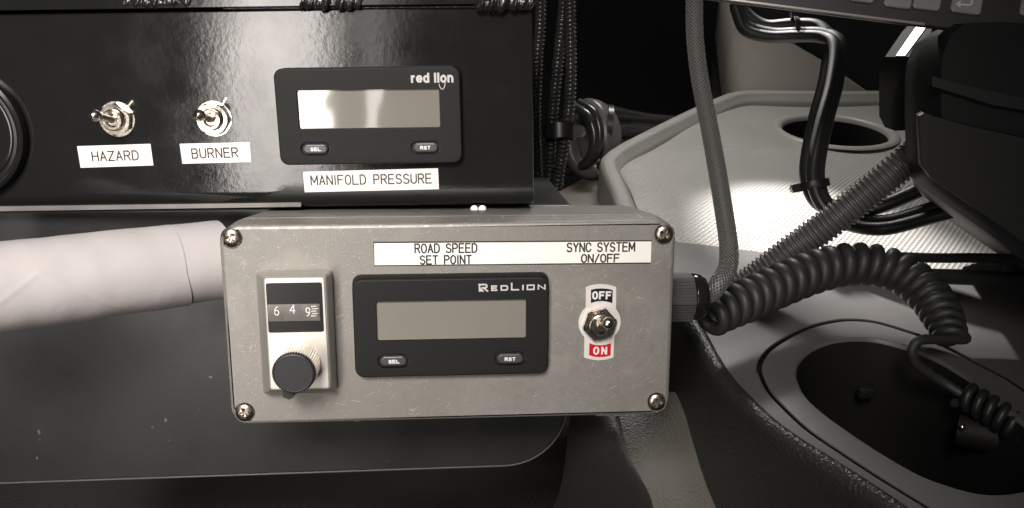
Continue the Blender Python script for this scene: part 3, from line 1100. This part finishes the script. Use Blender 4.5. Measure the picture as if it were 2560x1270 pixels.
# lip down along the near edge
fl = [Vector((p.x, p.y, matz(p.x, p.y))) for p in front]
loft(bm, [fl, [p + Vector((0, -.8, -1.2)) for p in fl], [p + Vector((0, -.4, -6)) for p in fl]], closed=False)
tray = ob('tray_mat', bm, M['tray'], con, angle=60)
bm = bmesh.new()
dirv = Vector((1, -.12)).normalized()
perp = Vector((-dirv.y, dirv.x))
o0 = P2(1500, 640)
for i in range(-20, 140):
    for j in range(-30, 160):
        q = o0 + dirv * (i * 3.5 + (j % 2) * 1.75) + perp * (j * 2.7)
        if q.y > 400 or not inside(q, outline) or (q - chc).length < chr_ * 1.25:
            continue
        if min((q - a).length for a in inner_c[::3]) < 5:
            continue
        z = matz(q.x, q.y)
        v = [bm.verts.new((q.x + dx, q.y + dy, z + .05 + dz)) for dx, dy, dz in ((-1.25, 0, -.1), (-.55, -.8, -.1), (.55, -.8, -.1), (1.25, 0, -.1), (.55, .8, -.1), (-.55, .8, -.1), (-.5, 0, .6), (.5, 0, .6))]
        for f in ((0, 1, 6), (1, 2, 7, 6), (2, 3, 7), (3, 4, 7), (4, 5, 6, 7), (5, 0, 6)):
            bm.faces.new([v[k] for k in f])
ob('dimple_pattern', bm, M['tray'], con, kind='stuff', angle=80)


def cupholder(c, r, zt_, depth, ring_w, name, lab_, taper=.9, ringmat='tray', sq=1.0, rot=0.0):
    bm = bmesh.new()
    prof = [(1.24 * r if False else r + ring_w, -.6), (r + ring_w * .85, .9), (r + ring_w * .5, 1.4), (r + ring_w * .2, .8), (r, -1.0), (r * .985, -4)]

    def rg(rad, z):
        out = []
        for k in range(64):
            a = 2 * math.pi * k / 64
            x_, y_ = rad * math.cos(a), rad * sq * math.sin(a)
            out.append((c.x + x_ * math.cos(rot) - y_ * math.sin(rot), c.y + x_ * math.sin(rot) + y_ * math.cos(rot), zt_ + z))
        return out
    loft(bm, [rg(a, z) for a, z in prof])
    o = ob(name, bm, M[ringmat], con, label=lab_, angle=60)
    bm = bmesh.new()
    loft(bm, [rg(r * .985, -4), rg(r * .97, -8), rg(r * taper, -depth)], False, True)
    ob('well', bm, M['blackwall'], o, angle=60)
    return o


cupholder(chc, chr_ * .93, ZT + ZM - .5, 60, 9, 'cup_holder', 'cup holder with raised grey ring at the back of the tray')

# near console top
ridgepx = [(1600, 690), (1680, 745), (1735, 812), (1772, 880), (1815, 945), (1900, 1032), (1975, 1090), (2050, 1138), (2200, 1235), (2330, 1330), (2500, 1450)]
ridge = smooth2([P2(*p) for p in ridgepx], 6)
ZN = ZT - 10.5
topedge = [P2(*p, ZT - 9) for p in ((2750, 741), (2560, 723), (2300, 701), (2100, 681), (2000, 669), (1900, 656), (1800, 643), (1700, 632), (1640, 624))]
ridge_in = []
for i, p in enumerate(ridge):
    t = (ridge[min(i + 1, len(ridge) - 1)] - ridge[max(0, i - 1)]).normalized()
    ridge_in.append(Vector((p.x - t.y * 5, p.y + t.x * 5)))
# groove outline round the near cup holder (a closed egg shape)
gpx = [(1897, 925), (1903, 900), (1925, 872), (1965, 845), (2020, 818), (2080, 803), (2130, 799), (2190, 805), (2260, 825), (2330, 850), (2430, 900), (2540, 960), (2660, 1060), (2700, 1200), (2640, 1330), (2480, 1370), (2330, 1275), (2200, 1195), (2100, 1130), (2020, 1075), (1960, 1020), (1920, 975)]
ZG = ZT - 2
grv = smooth2([P2(*p, ZG) for p in gpx] + [P2(*gpx[0], ZG)], 5)[:-1]
gc_ = sum(grv, Vector((0, 0))) / len(grv)


def off2(poly, d):
    out = []
    n = len(poly)
    for i in range(n):
        t = (poly[(i + 1) % n] - poly[i - 1]).normalized()
        nn = Vector((-t.y, t.x))
        if (poly[i] - gc_).dot(nn) < 0:
            nn = -nn
        out.append(poly[i] + nn * d)
    return out


g_out = off2(grv, 1.2)
g_in = off2(grv, -1.2)
bm = bmesh.new()
cdt(bm, topedge + [Vector((p.x, p.y)) for p in ridge_in], [g_out], ZG, fn=lambda a, b: Vector((a, b, ZG)))
v3 = lambda pl_, z: [Vector((p.x, p.y, z)) for p in pl_]
loft(bm, [v3(g_out, ZG), v3(g_out, ZG - 4)])
te = v3(topedge, ZG)
loft(bm, [te, [p + Vector((0, .8, -.8)) for p in te], [p + Vector((0, .9, -12)) for p in te]], closed=False)
ob('console_top', bm, M['console'], con, angle=50)
bm = bmesh.new()
loft(bm, [v3(off2(grv, 1.18), ZG - 1), v3(off2(grv, 1.18), ZG - 5), v3(off2(grv, -1.18), ZG - 5), v3(off2(grv, -1.18), ZG - 1)])
ob('groove', bm, M['pit'], con)
# insert with its opening
opx = [(1985, 940), (1990, 905), (2020, 872), (2070, 850), (2130, 842), (2190, 845), (2260, 862), (2340, 892), (2430, 945), (2520, 1020), (2620, 1110), (2610, 1210), (2480, 1240), (2335, 1205), (2235, 1155), (2140, 1095), (2050, 1030), (2005, 985)]
opn = smooth2([P2(*p, ZG) for p in opx] + [P2(*opx[0], ZG)], 5)[:-1]
bm = bmesh.new()
cdt(bm, off2(g_in, -.6), [opn], ZG, fn=lambda a, b: Vector((a, b, ZG)))
loft(bm, [v3(g_in, ZG - 4), v3(g_in, ZG - .5), v3(off2(g_in, -.6), ZG)])
gc_ = sum(opn, Vector((0, 0))) / len(opn)
loft(bm, [v3(opn, ZG), v3(off2(opn, -.8), ZG - .4), v3(off2(opn, -1.4), ZG - 2.0)])
ins_ = ob('cup_holder', bm, M['console'], con, label='near cup holder insert with a dark egg shaped well', angle=50)
bm = bmesh.new()
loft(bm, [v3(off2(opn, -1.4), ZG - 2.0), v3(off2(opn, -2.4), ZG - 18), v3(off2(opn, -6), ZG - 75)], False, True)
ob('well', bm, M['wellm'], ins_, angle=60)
# vinyl bolster: rounded ridge and the wall below it, shade painted in as black
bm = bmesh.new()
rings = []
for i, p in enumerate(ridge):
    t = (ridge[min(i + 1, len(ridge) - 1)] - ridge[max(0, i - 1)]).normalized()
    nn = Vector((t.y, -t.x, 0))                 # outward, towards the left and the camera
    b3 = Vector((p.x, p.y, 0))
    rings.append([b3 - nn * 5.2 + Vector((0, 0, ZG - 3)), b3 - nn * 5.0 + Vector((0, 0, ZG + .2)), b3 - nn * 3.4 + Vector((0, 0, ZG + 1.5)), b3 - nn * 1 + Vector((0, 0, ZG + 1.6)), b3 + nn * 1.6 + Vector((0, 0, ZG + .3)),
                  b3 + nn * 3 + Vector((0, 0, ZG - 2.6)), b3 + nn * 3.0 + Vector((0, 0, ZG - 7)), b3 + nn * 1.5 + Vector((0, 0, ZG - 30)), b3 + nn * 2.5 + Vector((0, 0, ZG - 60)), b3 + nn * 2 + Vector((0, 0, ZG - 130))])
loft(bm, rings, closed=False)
ob('vinyl_side', bm, M['vinyl'], con, angle=80, label='grained vinyl side of the console, its shade painted in as black')

# ================================================================== lower dash panel, floor and rear walls
dash = thing('lower_dash', 'taupe grained vinyl dash panel under the right end of the grey box', 'dash panel', loc=G(1650, 1150, -110))
bm = bmesh.new()
pp = [D(1480, 980, 470), D(1870, 980, 475), D(2050, 1420, 402), D(1530, 1420, 400)]
rings = []
for i in range(21):
    s = i / 20
    a, b = pp[0].lerp(pp[3], s), pp[1].lerp(pp[2], s)
    rings.append([a.lerp(b, k / 20) + Vector((0, 0, 6 * math.sin(math.pi * s) + 2 * math.sin(k * .3))) for k in range(21)])
loft(bm, rings, closed=False)
ob('panel', bm, M['taupe'], dash, angle=80)
bm = bmesh.new()  # strip shaped to the shadow edge, shade given by dark colour
edge = [D(x, y, 425) for x, y in ((1375, 1290), (1398, 1230), (1412, 1160), (1418, 1100), (1425, 1040))]
e2 = [D(x, y, 405 - (y - 1040) * .25) for x, y in ((1640, 1300), (1625, 1240), (1600, 1190), (1570, 1130), (1548, 1040))]
ea, eb = catmull(edge, 6), catmull(e2, 6)
rings = [[a.lerp(b, k / 12) + (CAM - a).normalized() * (9 * math.sin(math.pi * min(1, k / 12 * 1.0)) ** .6) for k in range(13)] for a, b in zip(ea, eb)]
loft(bm, rings, closed=False)
ob('painted_shade_strip', bm, M['shadestrip'], dash, angle=80, label='dark strip painted as the shade on the dash beside the cabinet corner')

fl = bmesh.new()
box(fl, -900, 1100, -700, 1300, -305, -300)
o = ob('floor', fl, M['carpet'], None)
o['kind'] = 'structure'
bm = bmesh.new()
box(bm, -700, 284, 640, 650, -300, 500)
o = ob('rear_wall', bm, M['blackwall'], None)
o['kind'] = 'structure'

ds = thing('dash_shelf', 'brown plastic shelf low behind the grey box beside the tray', 'shelf', loc=G(1430, 500, -78))
bm = bmesh.new()
pts = [G(x, y, -78) for x, y in ((1180, 560), (1180, 470), (1330, 470), (1400, 478), (1470, 440), (1520, 420), (1620, 420), (1660, 560))]
loft(bm, [pts, [p - Vector((0, 0, 20)) for p in pts]], True, True)
tube(bm, [G(1365, 525, -76), G(1350, 500, -76), G(1325, 472, -74)], 3, 10)
ob('shelf', bm, M['brown'], ds, angle=40)

pil = thing('rear_panel', 'beige plastic rear panel with a sloping bright edge, behind the tray', 'panel', loc=D(2000, 230, 950))
poly = [(1800, -60), (1880, 40), (1950, 98), (2050, 158), (2170, 231), (2230, 270), (2200, 330), (1870, 330), (1858, 232), (1832, 60)]
bm = bmesh.new()
fr_ = [D(x, y, 950) for x, y in poly]
rings = []
pc3 = sum(fr_, Vector((0, 0, 0))) / len(fr_)
bk = CM.col[1]
for dlt, dep in ((14, 40), (14, 14), (9, 5), (0, 0)):
    rings.append([p + (p - pc3).normalized() * dlt + bk * dep for p in fr_])
loft(bm, rings, True, True)
ob('panel', bm, M['beige'], pil, angle=60)
bm = bmesh.new()
fr_ = [D(x, y, 1040) for x, y in ((1780, -300), (3300, -300), (3300, 420), (1780, 420))]
loft(bm, [fr_, [p + bk * 10 for p in fr_]], True, True)
o = ob('back_wall', bm, M['darkwall'], None)
o['kind'] = 'structure'

# ================================================================== cables
def path_px(pts, n=10):
    return catmull([D(*p) for p in pts], n)


# braided sleeve
br = thing('braided_cable', 'grey braided sleeve cable rising from the gland of the grey box', 'cable', loc=GL_END)
pth = catmull([D(1738, -60, 372)] + [D(*p) for p in ((1736, 20, 376), (1738, 100, 378), (1750, 200, 380), (1772, 310, 382), (1792, 420, 383), (1810, 530, 382), (1822, 620, 378), (1818, 672, 375), (1795, 712, 372))] + [GL_END + Vector((4, 0, 1.2)), GL_END], 14)
pth, ln = resample(pth, 1.0)
bm = bmesh.new()
rad = lambda t: 3.45 + .6 * t - (1.0 * max(0, (t - .93) / .07))
tube(bm, pth, lambda t: rad(t) - .25, 24)
ob('core', bm, M['core'], br)
bm = bmesh.new()
frs = frames(pth)
NS = 14
for sgn in (1, -1):
    for s in range(NS):
        strip = []
        for i, (p, (t, n, b)) in enumerate(zip(pth, frs)):
            tt = i / (len(pth) - 1)
            th = sgn * (i * ln / len(pth)) * .30 + 2 * math.pi * s / NS
            ro = rad(tt) + .16 * sgn * math.cos(th * NS)
            dw = .085
            strip.append([p + n * (r_ * math.cos(th + d)) + b * (r_ * math.sin(th + d)) for d, r_ in ((-dw, ro - .05), (0, ro + .14), (dw, ro - .05))])
        loft(bm, strip, closed=False)
ob('braid', bm, M['braid'], br, kind='stuff', angle=80)

# corrugated loom
lo = thing('corrugated_conduit', 'thick ribbed black conduit crossing the tray behind the coiled cord', 'conduit', loc=D(2000, 600, 470))
pth = path_px([(2420, 300, 440), (2330, 355, 440), (2240, 425, 443), (2140, 505, 450), (2050, 575, 458), (1960, 640, 466), (1880, 700, 472), (1800, 750, 476), (1720, 800, 480)], 14)
pth, ln = resample(pth, .34)
bm = bmesh.new()
pit = 2.75
nn_ = len(pth)


def lrad(t):
    s = (t * ln / pit) % 1
    h = max(0, math.sin(math.pi * min(1, s / .72))) ** .5 if s < .72 else 0
    return 7.0 + 1.45 * h


tube(bm, pth, lrad, 24)
ob('conduit', bm, M['loom'], lo, angle=60)

# coiled cord
co_ = thing('coiled_cord', 'thick black coiled cord arching across the console', 'cord', loc=G(2000, 740, -50))
cen = catmull([D(*p) for p in ((1775, 800, 408), (1830, 768, 414), (1900, 735, 424), (1975, 702, 434), (2050, 675, 442), (2130, 660, 446), (2210, 668, 446), (2280, 700, 440), (2335, 755, 430), (2365, 810, 420), (2378, 850, 413))], 30)
cen, ln = resample(cen, .25)
frs = frames(cen)
hel = []
th = 0.0
N_ = len(cen)
for i, (p, (t, n, b)) in enumerate(zip(cen, frs)):
    s = i / (N_ - 1)
    pitch = 5.0 + 3.6 * math.sin(math.pi * min(1, s / .92) ** .8) ** .8 * (1 - .25 * s)
    th -= 2 * math.pi * (ln / N_) / pitch
    Rc = 7.2 + .3 * math.sin(math.pi * s) - (1.2 * max(0, .12 - s) / .12) - 1.5 * max(0, (s - .9) / .1)
    hel.append(p + n * (Rc * math.cos(th)) + b * (Rc * math.sin(th)))
hel, hl = resample(hel, 1.5)
wr = lambda t: 3.15 - 1.0 * max(0, t - .2) + (.0 if t < .97 else 0)
bm = bmesh.new()
tube(bm, hel, lambda t: 2.75 + 1.3 * math.sin(math.pi * min(1, t / .95)) ** .7 - .5 * t, 14)
ob('coil', bm, M['coil'], co_, angle=60)
bm = bmesh.new()
e0 = hel[-1]
tail = catmull([hel[-3], e0] + [D(*p) for p in ((2335, 848, 405), (2298, 852, 402), (2280, 875, 402), (2290, 908, 404), (2325, 935, 406), (2365, 960, 406), (2420, 995, 402))], 8)
tube(bm, tail, 2.35, 12)
ob('tail', bm, M['coil'], co_, angle=60)
bm = bmesh.new()
cen2 = catmull([D(*p) for p in ((2405, 985, 402), (2450, 1010, 396), (2500, 1040, 390), (2560, 1085, 384), (2640, 1140, 380))], 30)
cen2, l2 = resample(cen2, .3)
frs = frames(cen2)
hel2 = [p + n * (5.2 * math.cos(i * .38)) + b * (5.2 * math.sin(i * .38)) for i, (p, (t, n, b)) in enumerate(zip(cen2, frs))]
tube(bm, resample(hel2, 1.2)[0], 2.2, 10)  # darker jacket than the near coil, standing for shade
ob('coil', bm, M['rubber'], co_, angle=60, label='far end of the coil, its shade painted as a darker jacket')
mt_ = thing('mic_connector', 'dark connector with a steel bead for its glint inside the near cup holder', 'connector', loc=D(2420, 1080, 400))
bm = bmesh.new()
tube(bm, [D(2395, 1072, 405), D(2480, 1090, 398), D(2620, 1120, 390)], 8, 16)
ob('body', bm, M['wellm'], mt_)
bm = bmesh.new()
bmesh.ops.create_uvsphere(bm, u_segments=12, v_segments=8, radius=1.6, matrix=Matrix.Translation(D(2405, 1068, 396)))  # steel bead standing in for a small highlight
ob('glint_bead', bm, M['steel'], mt_)
bm = bmesh.new()
p = D(2165, 975, 440)
box(bm, p.x - 3.8, p.x + 3.8, p.y - 2, p.y + 2, p.z - 4, p.z + 1.5, .9, 3)
box(bm, p.x - 3, p.x - .6, p.y - 3.2, p.y - 1, p.z - 3, p.z + .4, .4, 2)
cl = thing('grey_clip', 'small grey clip inside the near cup holder well', 'clip', loc=p)
ob('clip', bm, M['rubber'], cl)

# black twin cable with ties
tw = thing('twin_cable', 'pair of glossy black cables tied together, bending over the tray', 'cable', loc=D(2040, 460, 520))
ctrl = [(1838, -10, 600), (1862, 48, 596), (1920, 76, 590), (1990, 74, 582), (2055, 78, 572), (2086, 110, 562), (2078, 200, 552), (2052, 300, 545), (2032, 400, 540), (2032, 455, 536), (2052, 505, 532), (2100, 535, 528), (2200, 540, 512), (2320, 500, 505), (2430, 455, 500), (2540, 400, 500)]
for dx, dy, dd, r_, endp in ((-12, -9, 4, 4.5, []), (12, 7, -2, 4.6, []), (2, 14, -7, 4.0, [])):
    pts = []
    for i, (x, y, d) in enumerate(ctrl):
        k = min(1, max(0, (y - 40) / 60)) if i < 6 else 1
        off = (dx * k + dx * .1, dy * (1.5 - k) + (8 * (1 - k) if dy > 0 else -8 * (1 - k)))
        fan = 0 if i < 11 else (i - 10) * dy * .9
        pts.append((x + off[0], y + off[1] + fan, d + dd))
    bm = bmesh.new()
    tube(bm, path_px(pts, 10), r_, 12)
    ob('cable', bm, M['rubber'], tw, angle=60)


def tie(parent, c, axis, r, head, hs=3.2, wd=2.4):
    bm = bmesh.new()
    axis = axis.normalized()
    n = axis.orthogonal().normalized()
    b = axis.cross(n)
    rings = []
    for da, rr_ in ((-wd, r), (-wd, r + .9), (wd, r + .9), (wd, r)):
        rings.append([c + axis * da + n * (rr_ * math.cos(2 * math.pi * k / 24)) + b * (rr_ * math.sin(2 * math.pi * k / 24)) for k in range(24)])
    rings.append(rings[0])
    loft(bm, rings)
    h = head.normalized()
    h = (h - axis * h.dot(axis)).normalized()
    s_ = axis.cross(h)
    hc = c + h * (r + hs * .7)
    r0 = [hc + h * (hs * u) + axis * (hs * .8 * v) for u, v in ((-1, -1), (.7, -1), (1.1, -.3), (1, .7), (.6, 1), (-1, 1))]
    loft(bm, [[p - s_ * hs * .8 for p in r0], [p + s_ * hs * .8 for p in r0]], True, True)
    return ob('cable_tie', bm, M['tie'], parent, angle=30)


upv = CM.col[2].copy()
rt = CM.col[0].copy()
tie(tw, D(2034, 462, 534), -upv + rt * .2, 8.6, -rt, 3.2, 2.4)
tie(tw, D(1985, 74, 582), rt, 8.0, upv, 2.6, 1.6)

# vertical looms beside the enclosure
vl = thing('ribbed_tubes', 'bundle of thin ribbed black tubes hanging behind the right end of the steel enclosure', 'conduit', loc=D(1400, 300, 540))
for pts in ([(1412, -60, 540), (1408, 20, 540), (1398, 120, 540), (1386, 230, 540), (1378, 330, 540), (1372, 460, 545)], [(1424, -60, 535), (1425, 40, 535), (1427, 150, 535), (1424, 250, 535), (1414, 330, 535), (1392, 470, 545)],
            [(1352, -60, 545), (1350, 60, 545), (1343, 150, 545), (1338, 300, 545), (1345, 470, 550)]):
    bm = bmesh.new()
    pth, ln_ = resample(path_px(pts, 12), .42)
    tube(bm, pth, lambda t, l_=ln_: 3.3 + .75 * max(0, math.sin(2 * math.pi * t * l_ / 2.6)), 14)
    ob('tube', bm, M['hose'], vl, angle=60)
tie(vl, D(1398, 330, 538), upv, 9.0, rt - CM.col[1] * .3, 4.0, 4.5)

# grey wrapped harness
hn = thing('wire_harness', 'grey wrapped wire harness loop tied to black cables, left of the tray', 'harness', loc=D(1480, 350, 735))
bm = bmesh.new()
c = D(1462, 345, 735)
ax_ = (rt * -.72 - CM.col[1] * .7).normalized()
n = (upv - ax_ * upv.dot(ax_)).normalized()
b = ax_.cross(n)
rings = []
for da, r_ in ((-25, 23), (-20, 29), (-9, 32), (-2, 32), (1, 30.5), (3.4, 25), (2.3, 24), (0, 23)):
    rings.append([c + ax_ * da + n * (r_ * 1.05 * math.cos(2 * math.pi * k / 40)) + b * (r_ * .8 * math.sin(2 * math.pi * k / 40)) for k in range(40)])
loft(bm, rings, True, True)
ob('wrap', bm, M['wrap'], hn, angle=50)
bm = bmesh.new()
tube(bm, path_px([(1420, 300, 715), (1424, 360, 713), (1440, 410, 711), (1475, 430, 715), (1510, 410, 725), (1520, 370, 735)], 10), 6, 14)
ob('loop', bm, M['wrap'], hn, angle=60)
for dx, dy, r_ in ((-6, 4, 4.2), (8, -6, 3.6)):
    bm = bmesh.new()
    tube(bm, path_px([(1440 + dx, 262 + dy, 712), (1478 + dx, 290 + dy, 700), (1492 + dx, 345 + dy, 698), (1478 + dx, 395 + dy, 702), (1446 + dx, 418 + dy, 712), (1415 + dx, 425 + dy, 720)], 10), r_, 12)
    ob('cable', bm, M['hose'], hn, angle=60)
for pts, r_ in (([(1470, 262, 745), (1540, 285, 755), (1640, 302, 817), (1760, 306, 894)], 6.2), ([(1500, 335, 735), (1560, 330, 759), (1640, 330, 812), (1760, 325, 894)], 6.4), ([(1480, 300, 740), (1560, 312, 767), (1640, 318, 819), (1760, 315, 899)], 6.5), ([(1500, 372, 731), (1560, 360, 759), (1640, 352, 812), (1740, 345, 882)], 6)):
    bm = bmesh.new()
    tube(bm, path_px(pts, 10), r_, 12)
    ob('cable', bm, M['hose'], hn, angle=60)
tie(hn, D(1520, 318, 735), rt * .9 - upv * .1, 18, -upv + rt * .3, 4, 2.2)
tie(hn, D(1492, 405, 713), rt * .5 + upv * .2, 6.5, -upv, 4, 2.2)

# two straps at the right
for k, (pts, r_, lb) in enumerate((([(2240, 642, 452), (2340, 645, 452), (2460, 645, 452), (2640, 650, 455)], 2.6, 'upper of two straight black cables entering from the right behind the coil'),
                                   ([(2280, 690, 440), (2380, 692, 440), (2480, 696, 442), (2640, 705, 446)], 4.0, 'lower thicker of two straight black cables entering from the right behind the coil'))):
    o = thing('straight_cable', lb, 'cable', loc=D(2450, 650 + 45 * k, 450), group='straight black cables right of the coil')
    bm = bmesh.new()
    tube(bm, path_px(pts, 8), r_, 12)
    ob('cable', bm, M['rubber'], o, angle=60)

# ================================================================== black device at the right
dv = thing('radio_unit', 'large black radio unit with rounded left edge filling the right side', 'radio', loc=D(2450, 500, 390))
sil = [(2262, 200), (2266, 160), (2285, 112), (2320, 85), (2400, 80), (2900, 110), (2900, 900), (2700, 745), (2560, 645), (2440, 562), (2350, 500), (2300, 462), (2276, 435), (2265, 400), (2262, 300)]
bm = bmesh.new()
rings = []
cs = Vector((2560, 400))
for sc, dd in ((.99, 560), (1.0, 420), (.995, 408), (.975, 396), (.95, 390)):
    ring = []
    for x, y in sil:
        q = cs + (Vector((x, y)) - cs) * (1 if sc == 1 else sc)
        base = D(x, y, 420)
        cb_ = D(cs.x, cs.y, 420)
        ring.append(cb_ + (base - cb_) * sc + CM.col[1] * (dd - 420) + (rt * (dd - 420) * .48 if dd > 420 else Vector((0, 0, 0))))
    rings.append(ring)
loft(bm, rings, True, True)
ob('body', bm, M['shell'], dv, angle=40)
bm = bmesh.new()
fp = [(2290, 285), (2302, 278), (2330, 290), (2480, 325), (2700, 370), (2700, 690), (2560, 600), (2420, 510), (2320, 440), (2296, 410)]
loft(bm, [[D(x, y, 391) for x, y in fp], [D(x + (3 if x < 2500 else 0), y + 2, 384) for x, y in fp], [D(x + (8 if x < 2500 else 0), y + 5, 382.5) for x, y in fp]], True, True)
ob('front_panel', bm, M['shelld'], dv, angle=30)
bm = bmesh.new()
fp = [(2330, 190), (2420, 215), (2700, 275), (2700, 300), (2480, 262), (2330, 215)]
loft(bm, [[D(x, y, 391) for x, y in fp], [D(x, y, 387) for x, y in fp]], True, True)
ob('ridge', bm, M['shelld'], dv, angle=30)
br_ = thing('bracket', 'black mounting bracket with a highlight strip on its sloping top, left of the radio unit', 'bracket', loc=D(2230, 200, 440))
bm = bmesh.new()
fp = [(2197, 165), (2212, 142), (2262, 142), (2300, 142), (2300, 325), (2238, 327), (2212, 318), (2198, 290)]
loft(bm, [[D(x, y, 450) for x, y in fp], [D(x, y, 470) for x, y in fp]], True, True)
# sloping top running back and up, tilted to mirror the windscreen lamp
cst = D(2240, 142, 450)
nst = ((CAM - cst).normalized() + (WIND - cst).normalized()).normalized()
onp = lambda x, y, lift=0: CAM + ray(x, y) * ((cst + nst * lift - CAM).dot(nst) / ray(x, y).dot(nst))
tp0 = [onp(x, y) for x, y in ((2197, 165), (2212, 142), (2300, 142))]
tp1 = [onp(x, y) for x, y in ((2255, 80), (2268, 66), (2335, 62))]
lowb = [p - upv * 10 for p in tp1]
loft(bm, [tp0, tp1, lowb], closed=False)
ob('body', bm, M['shell'], br_, angle=30)
bm = bmesh.new()
fp = [(2240, 139), (2262, 139), (2318, 64), (2292, 64)]  # strip takes the place of a reflection on the glossy top
dd_ = [448, 448, 514, 514]
q = [onp(x, y, .5) for x, y in fp]
loft(bm, [q, [p - nst * .4 for p in q]], True, True)
ob('highlight_strip', bm, M['steelr'], br_, angle=30, label='steel strip standing in for the highlight along the sloping top')

# ================================================================== keypad unit at the top right
kp = thing('keypad_unit', 'dark keypad unit with pale grey square keys along the top right edge', 'keypad', loc=D(2300, 20, 400))
KO = D(2300, 64, 400)
kx = (D(2310, 64, 400) - D(1830, 3, 412)).normalized()
kn = (-CM.col[1] + upv * .02).normalized()       # face normal towards the camera and up
ky = kn.cross(kx).normalized()
kn = kx.cross(ky).normalized()
KL = lambda u, v, n_: KO + kx * u + ky * v + kn * n_
kd = lambda px, py, n_=0: (lambda t: ((t - KO).dot(kx), (t - KO).dot(ky)))(CAM + ray(px, py) * ((KO + kn * n_ - CAM).dot(kn) / ray(px, py).dot(kn)))


def kslab(bm, out, n0, n1, ins=.6):
    c = (sum(p[0] for p in out) / len(out), sum(p[1] for p in out) / len(out))
    sh_ = lambda d: [(p[0] - math.copysign(d, p[0] - c[0]), p[1] - math.copysign(d, p[1] - c[1])) for p in out]
    loft(bm, [[KL(*p, n0) for p in out], [KL(*p, n1 - ins) for p in out], [KL(*p, n1) for p in sh_(ins)]], True, True)


bm = bmesh.new()
a = kd(1700, -13)[0]
kslab(bm, [(a, 0), (120, 0), (120, 60), (a, 60)], -2.5, 0, .8)
ob('body', bm, M['shelld'], kp, angle=30)
bm = bmesh.new()
e1 = kd(2312, 64)[0]
kslab(bm, [(a, .1), (e1, .1), (e1, 1.5), (a, 1.5)], 0.02, .6, .3)
ob('edge_trim', bm, M['edge'], kp, angle=30, label='bright metal edge along the bottom of the keypad')
for px0, px1, yb_ in ((2030, 2100, -8), (2120, 2182, 4), (2206, 2275, 18), (2278, 2347, 23), (2373, 2449, 32), (2545, 2620, 40)):
    u0, v0 = kd(px0, yb_)
    u1, v1 = kd(px1, yb_ + (px1 - px0) * .1)
    bm = bmesh.new()
    w_ = u1 - u0
    out = [(p[0] + (u0 + u1) / 2, p[1] + (v0 + v1) / 2 + w_ / 2) for p in rr(w_, w_, 2.0, 4)]
    kslab(bm, out, .02, 1.6, .5)
    k_ = ob('key', bm, M['key'], kp, angle=40, label='enter key with a bent arrow' if px0 == 2373 else None)
    if px0 == 2373:
        bm = bmesh.new()
        for st in ([(2430, -8), (2430, 8), (2424, 13), (2394, 10)], [(2402, 3), (2392, 10), (2401, 17)]):
            P = [kd(x, y, 1.6) for x, y in st]
            for s0_, s1_ in zip(P, P[1:]):
                v_ = Vector(s1_) - Vector(s0_)
                nn2 = Vector((-v_.y, v_.x)).normalized() * .32
                qd = [Vector(s0_) + nn2, Vector(s0_) - nn2, Vector(s1_) - nn2, Vector(s1_) + nn2]
                loft(bm, [[KL(p.x, p.y, 1.62) for p in qd], [KL(p.x, p.y, 1.7) for p in qd]], True, True)
        ob('arrow_print', bm, M['print2'], k_, flat=True)
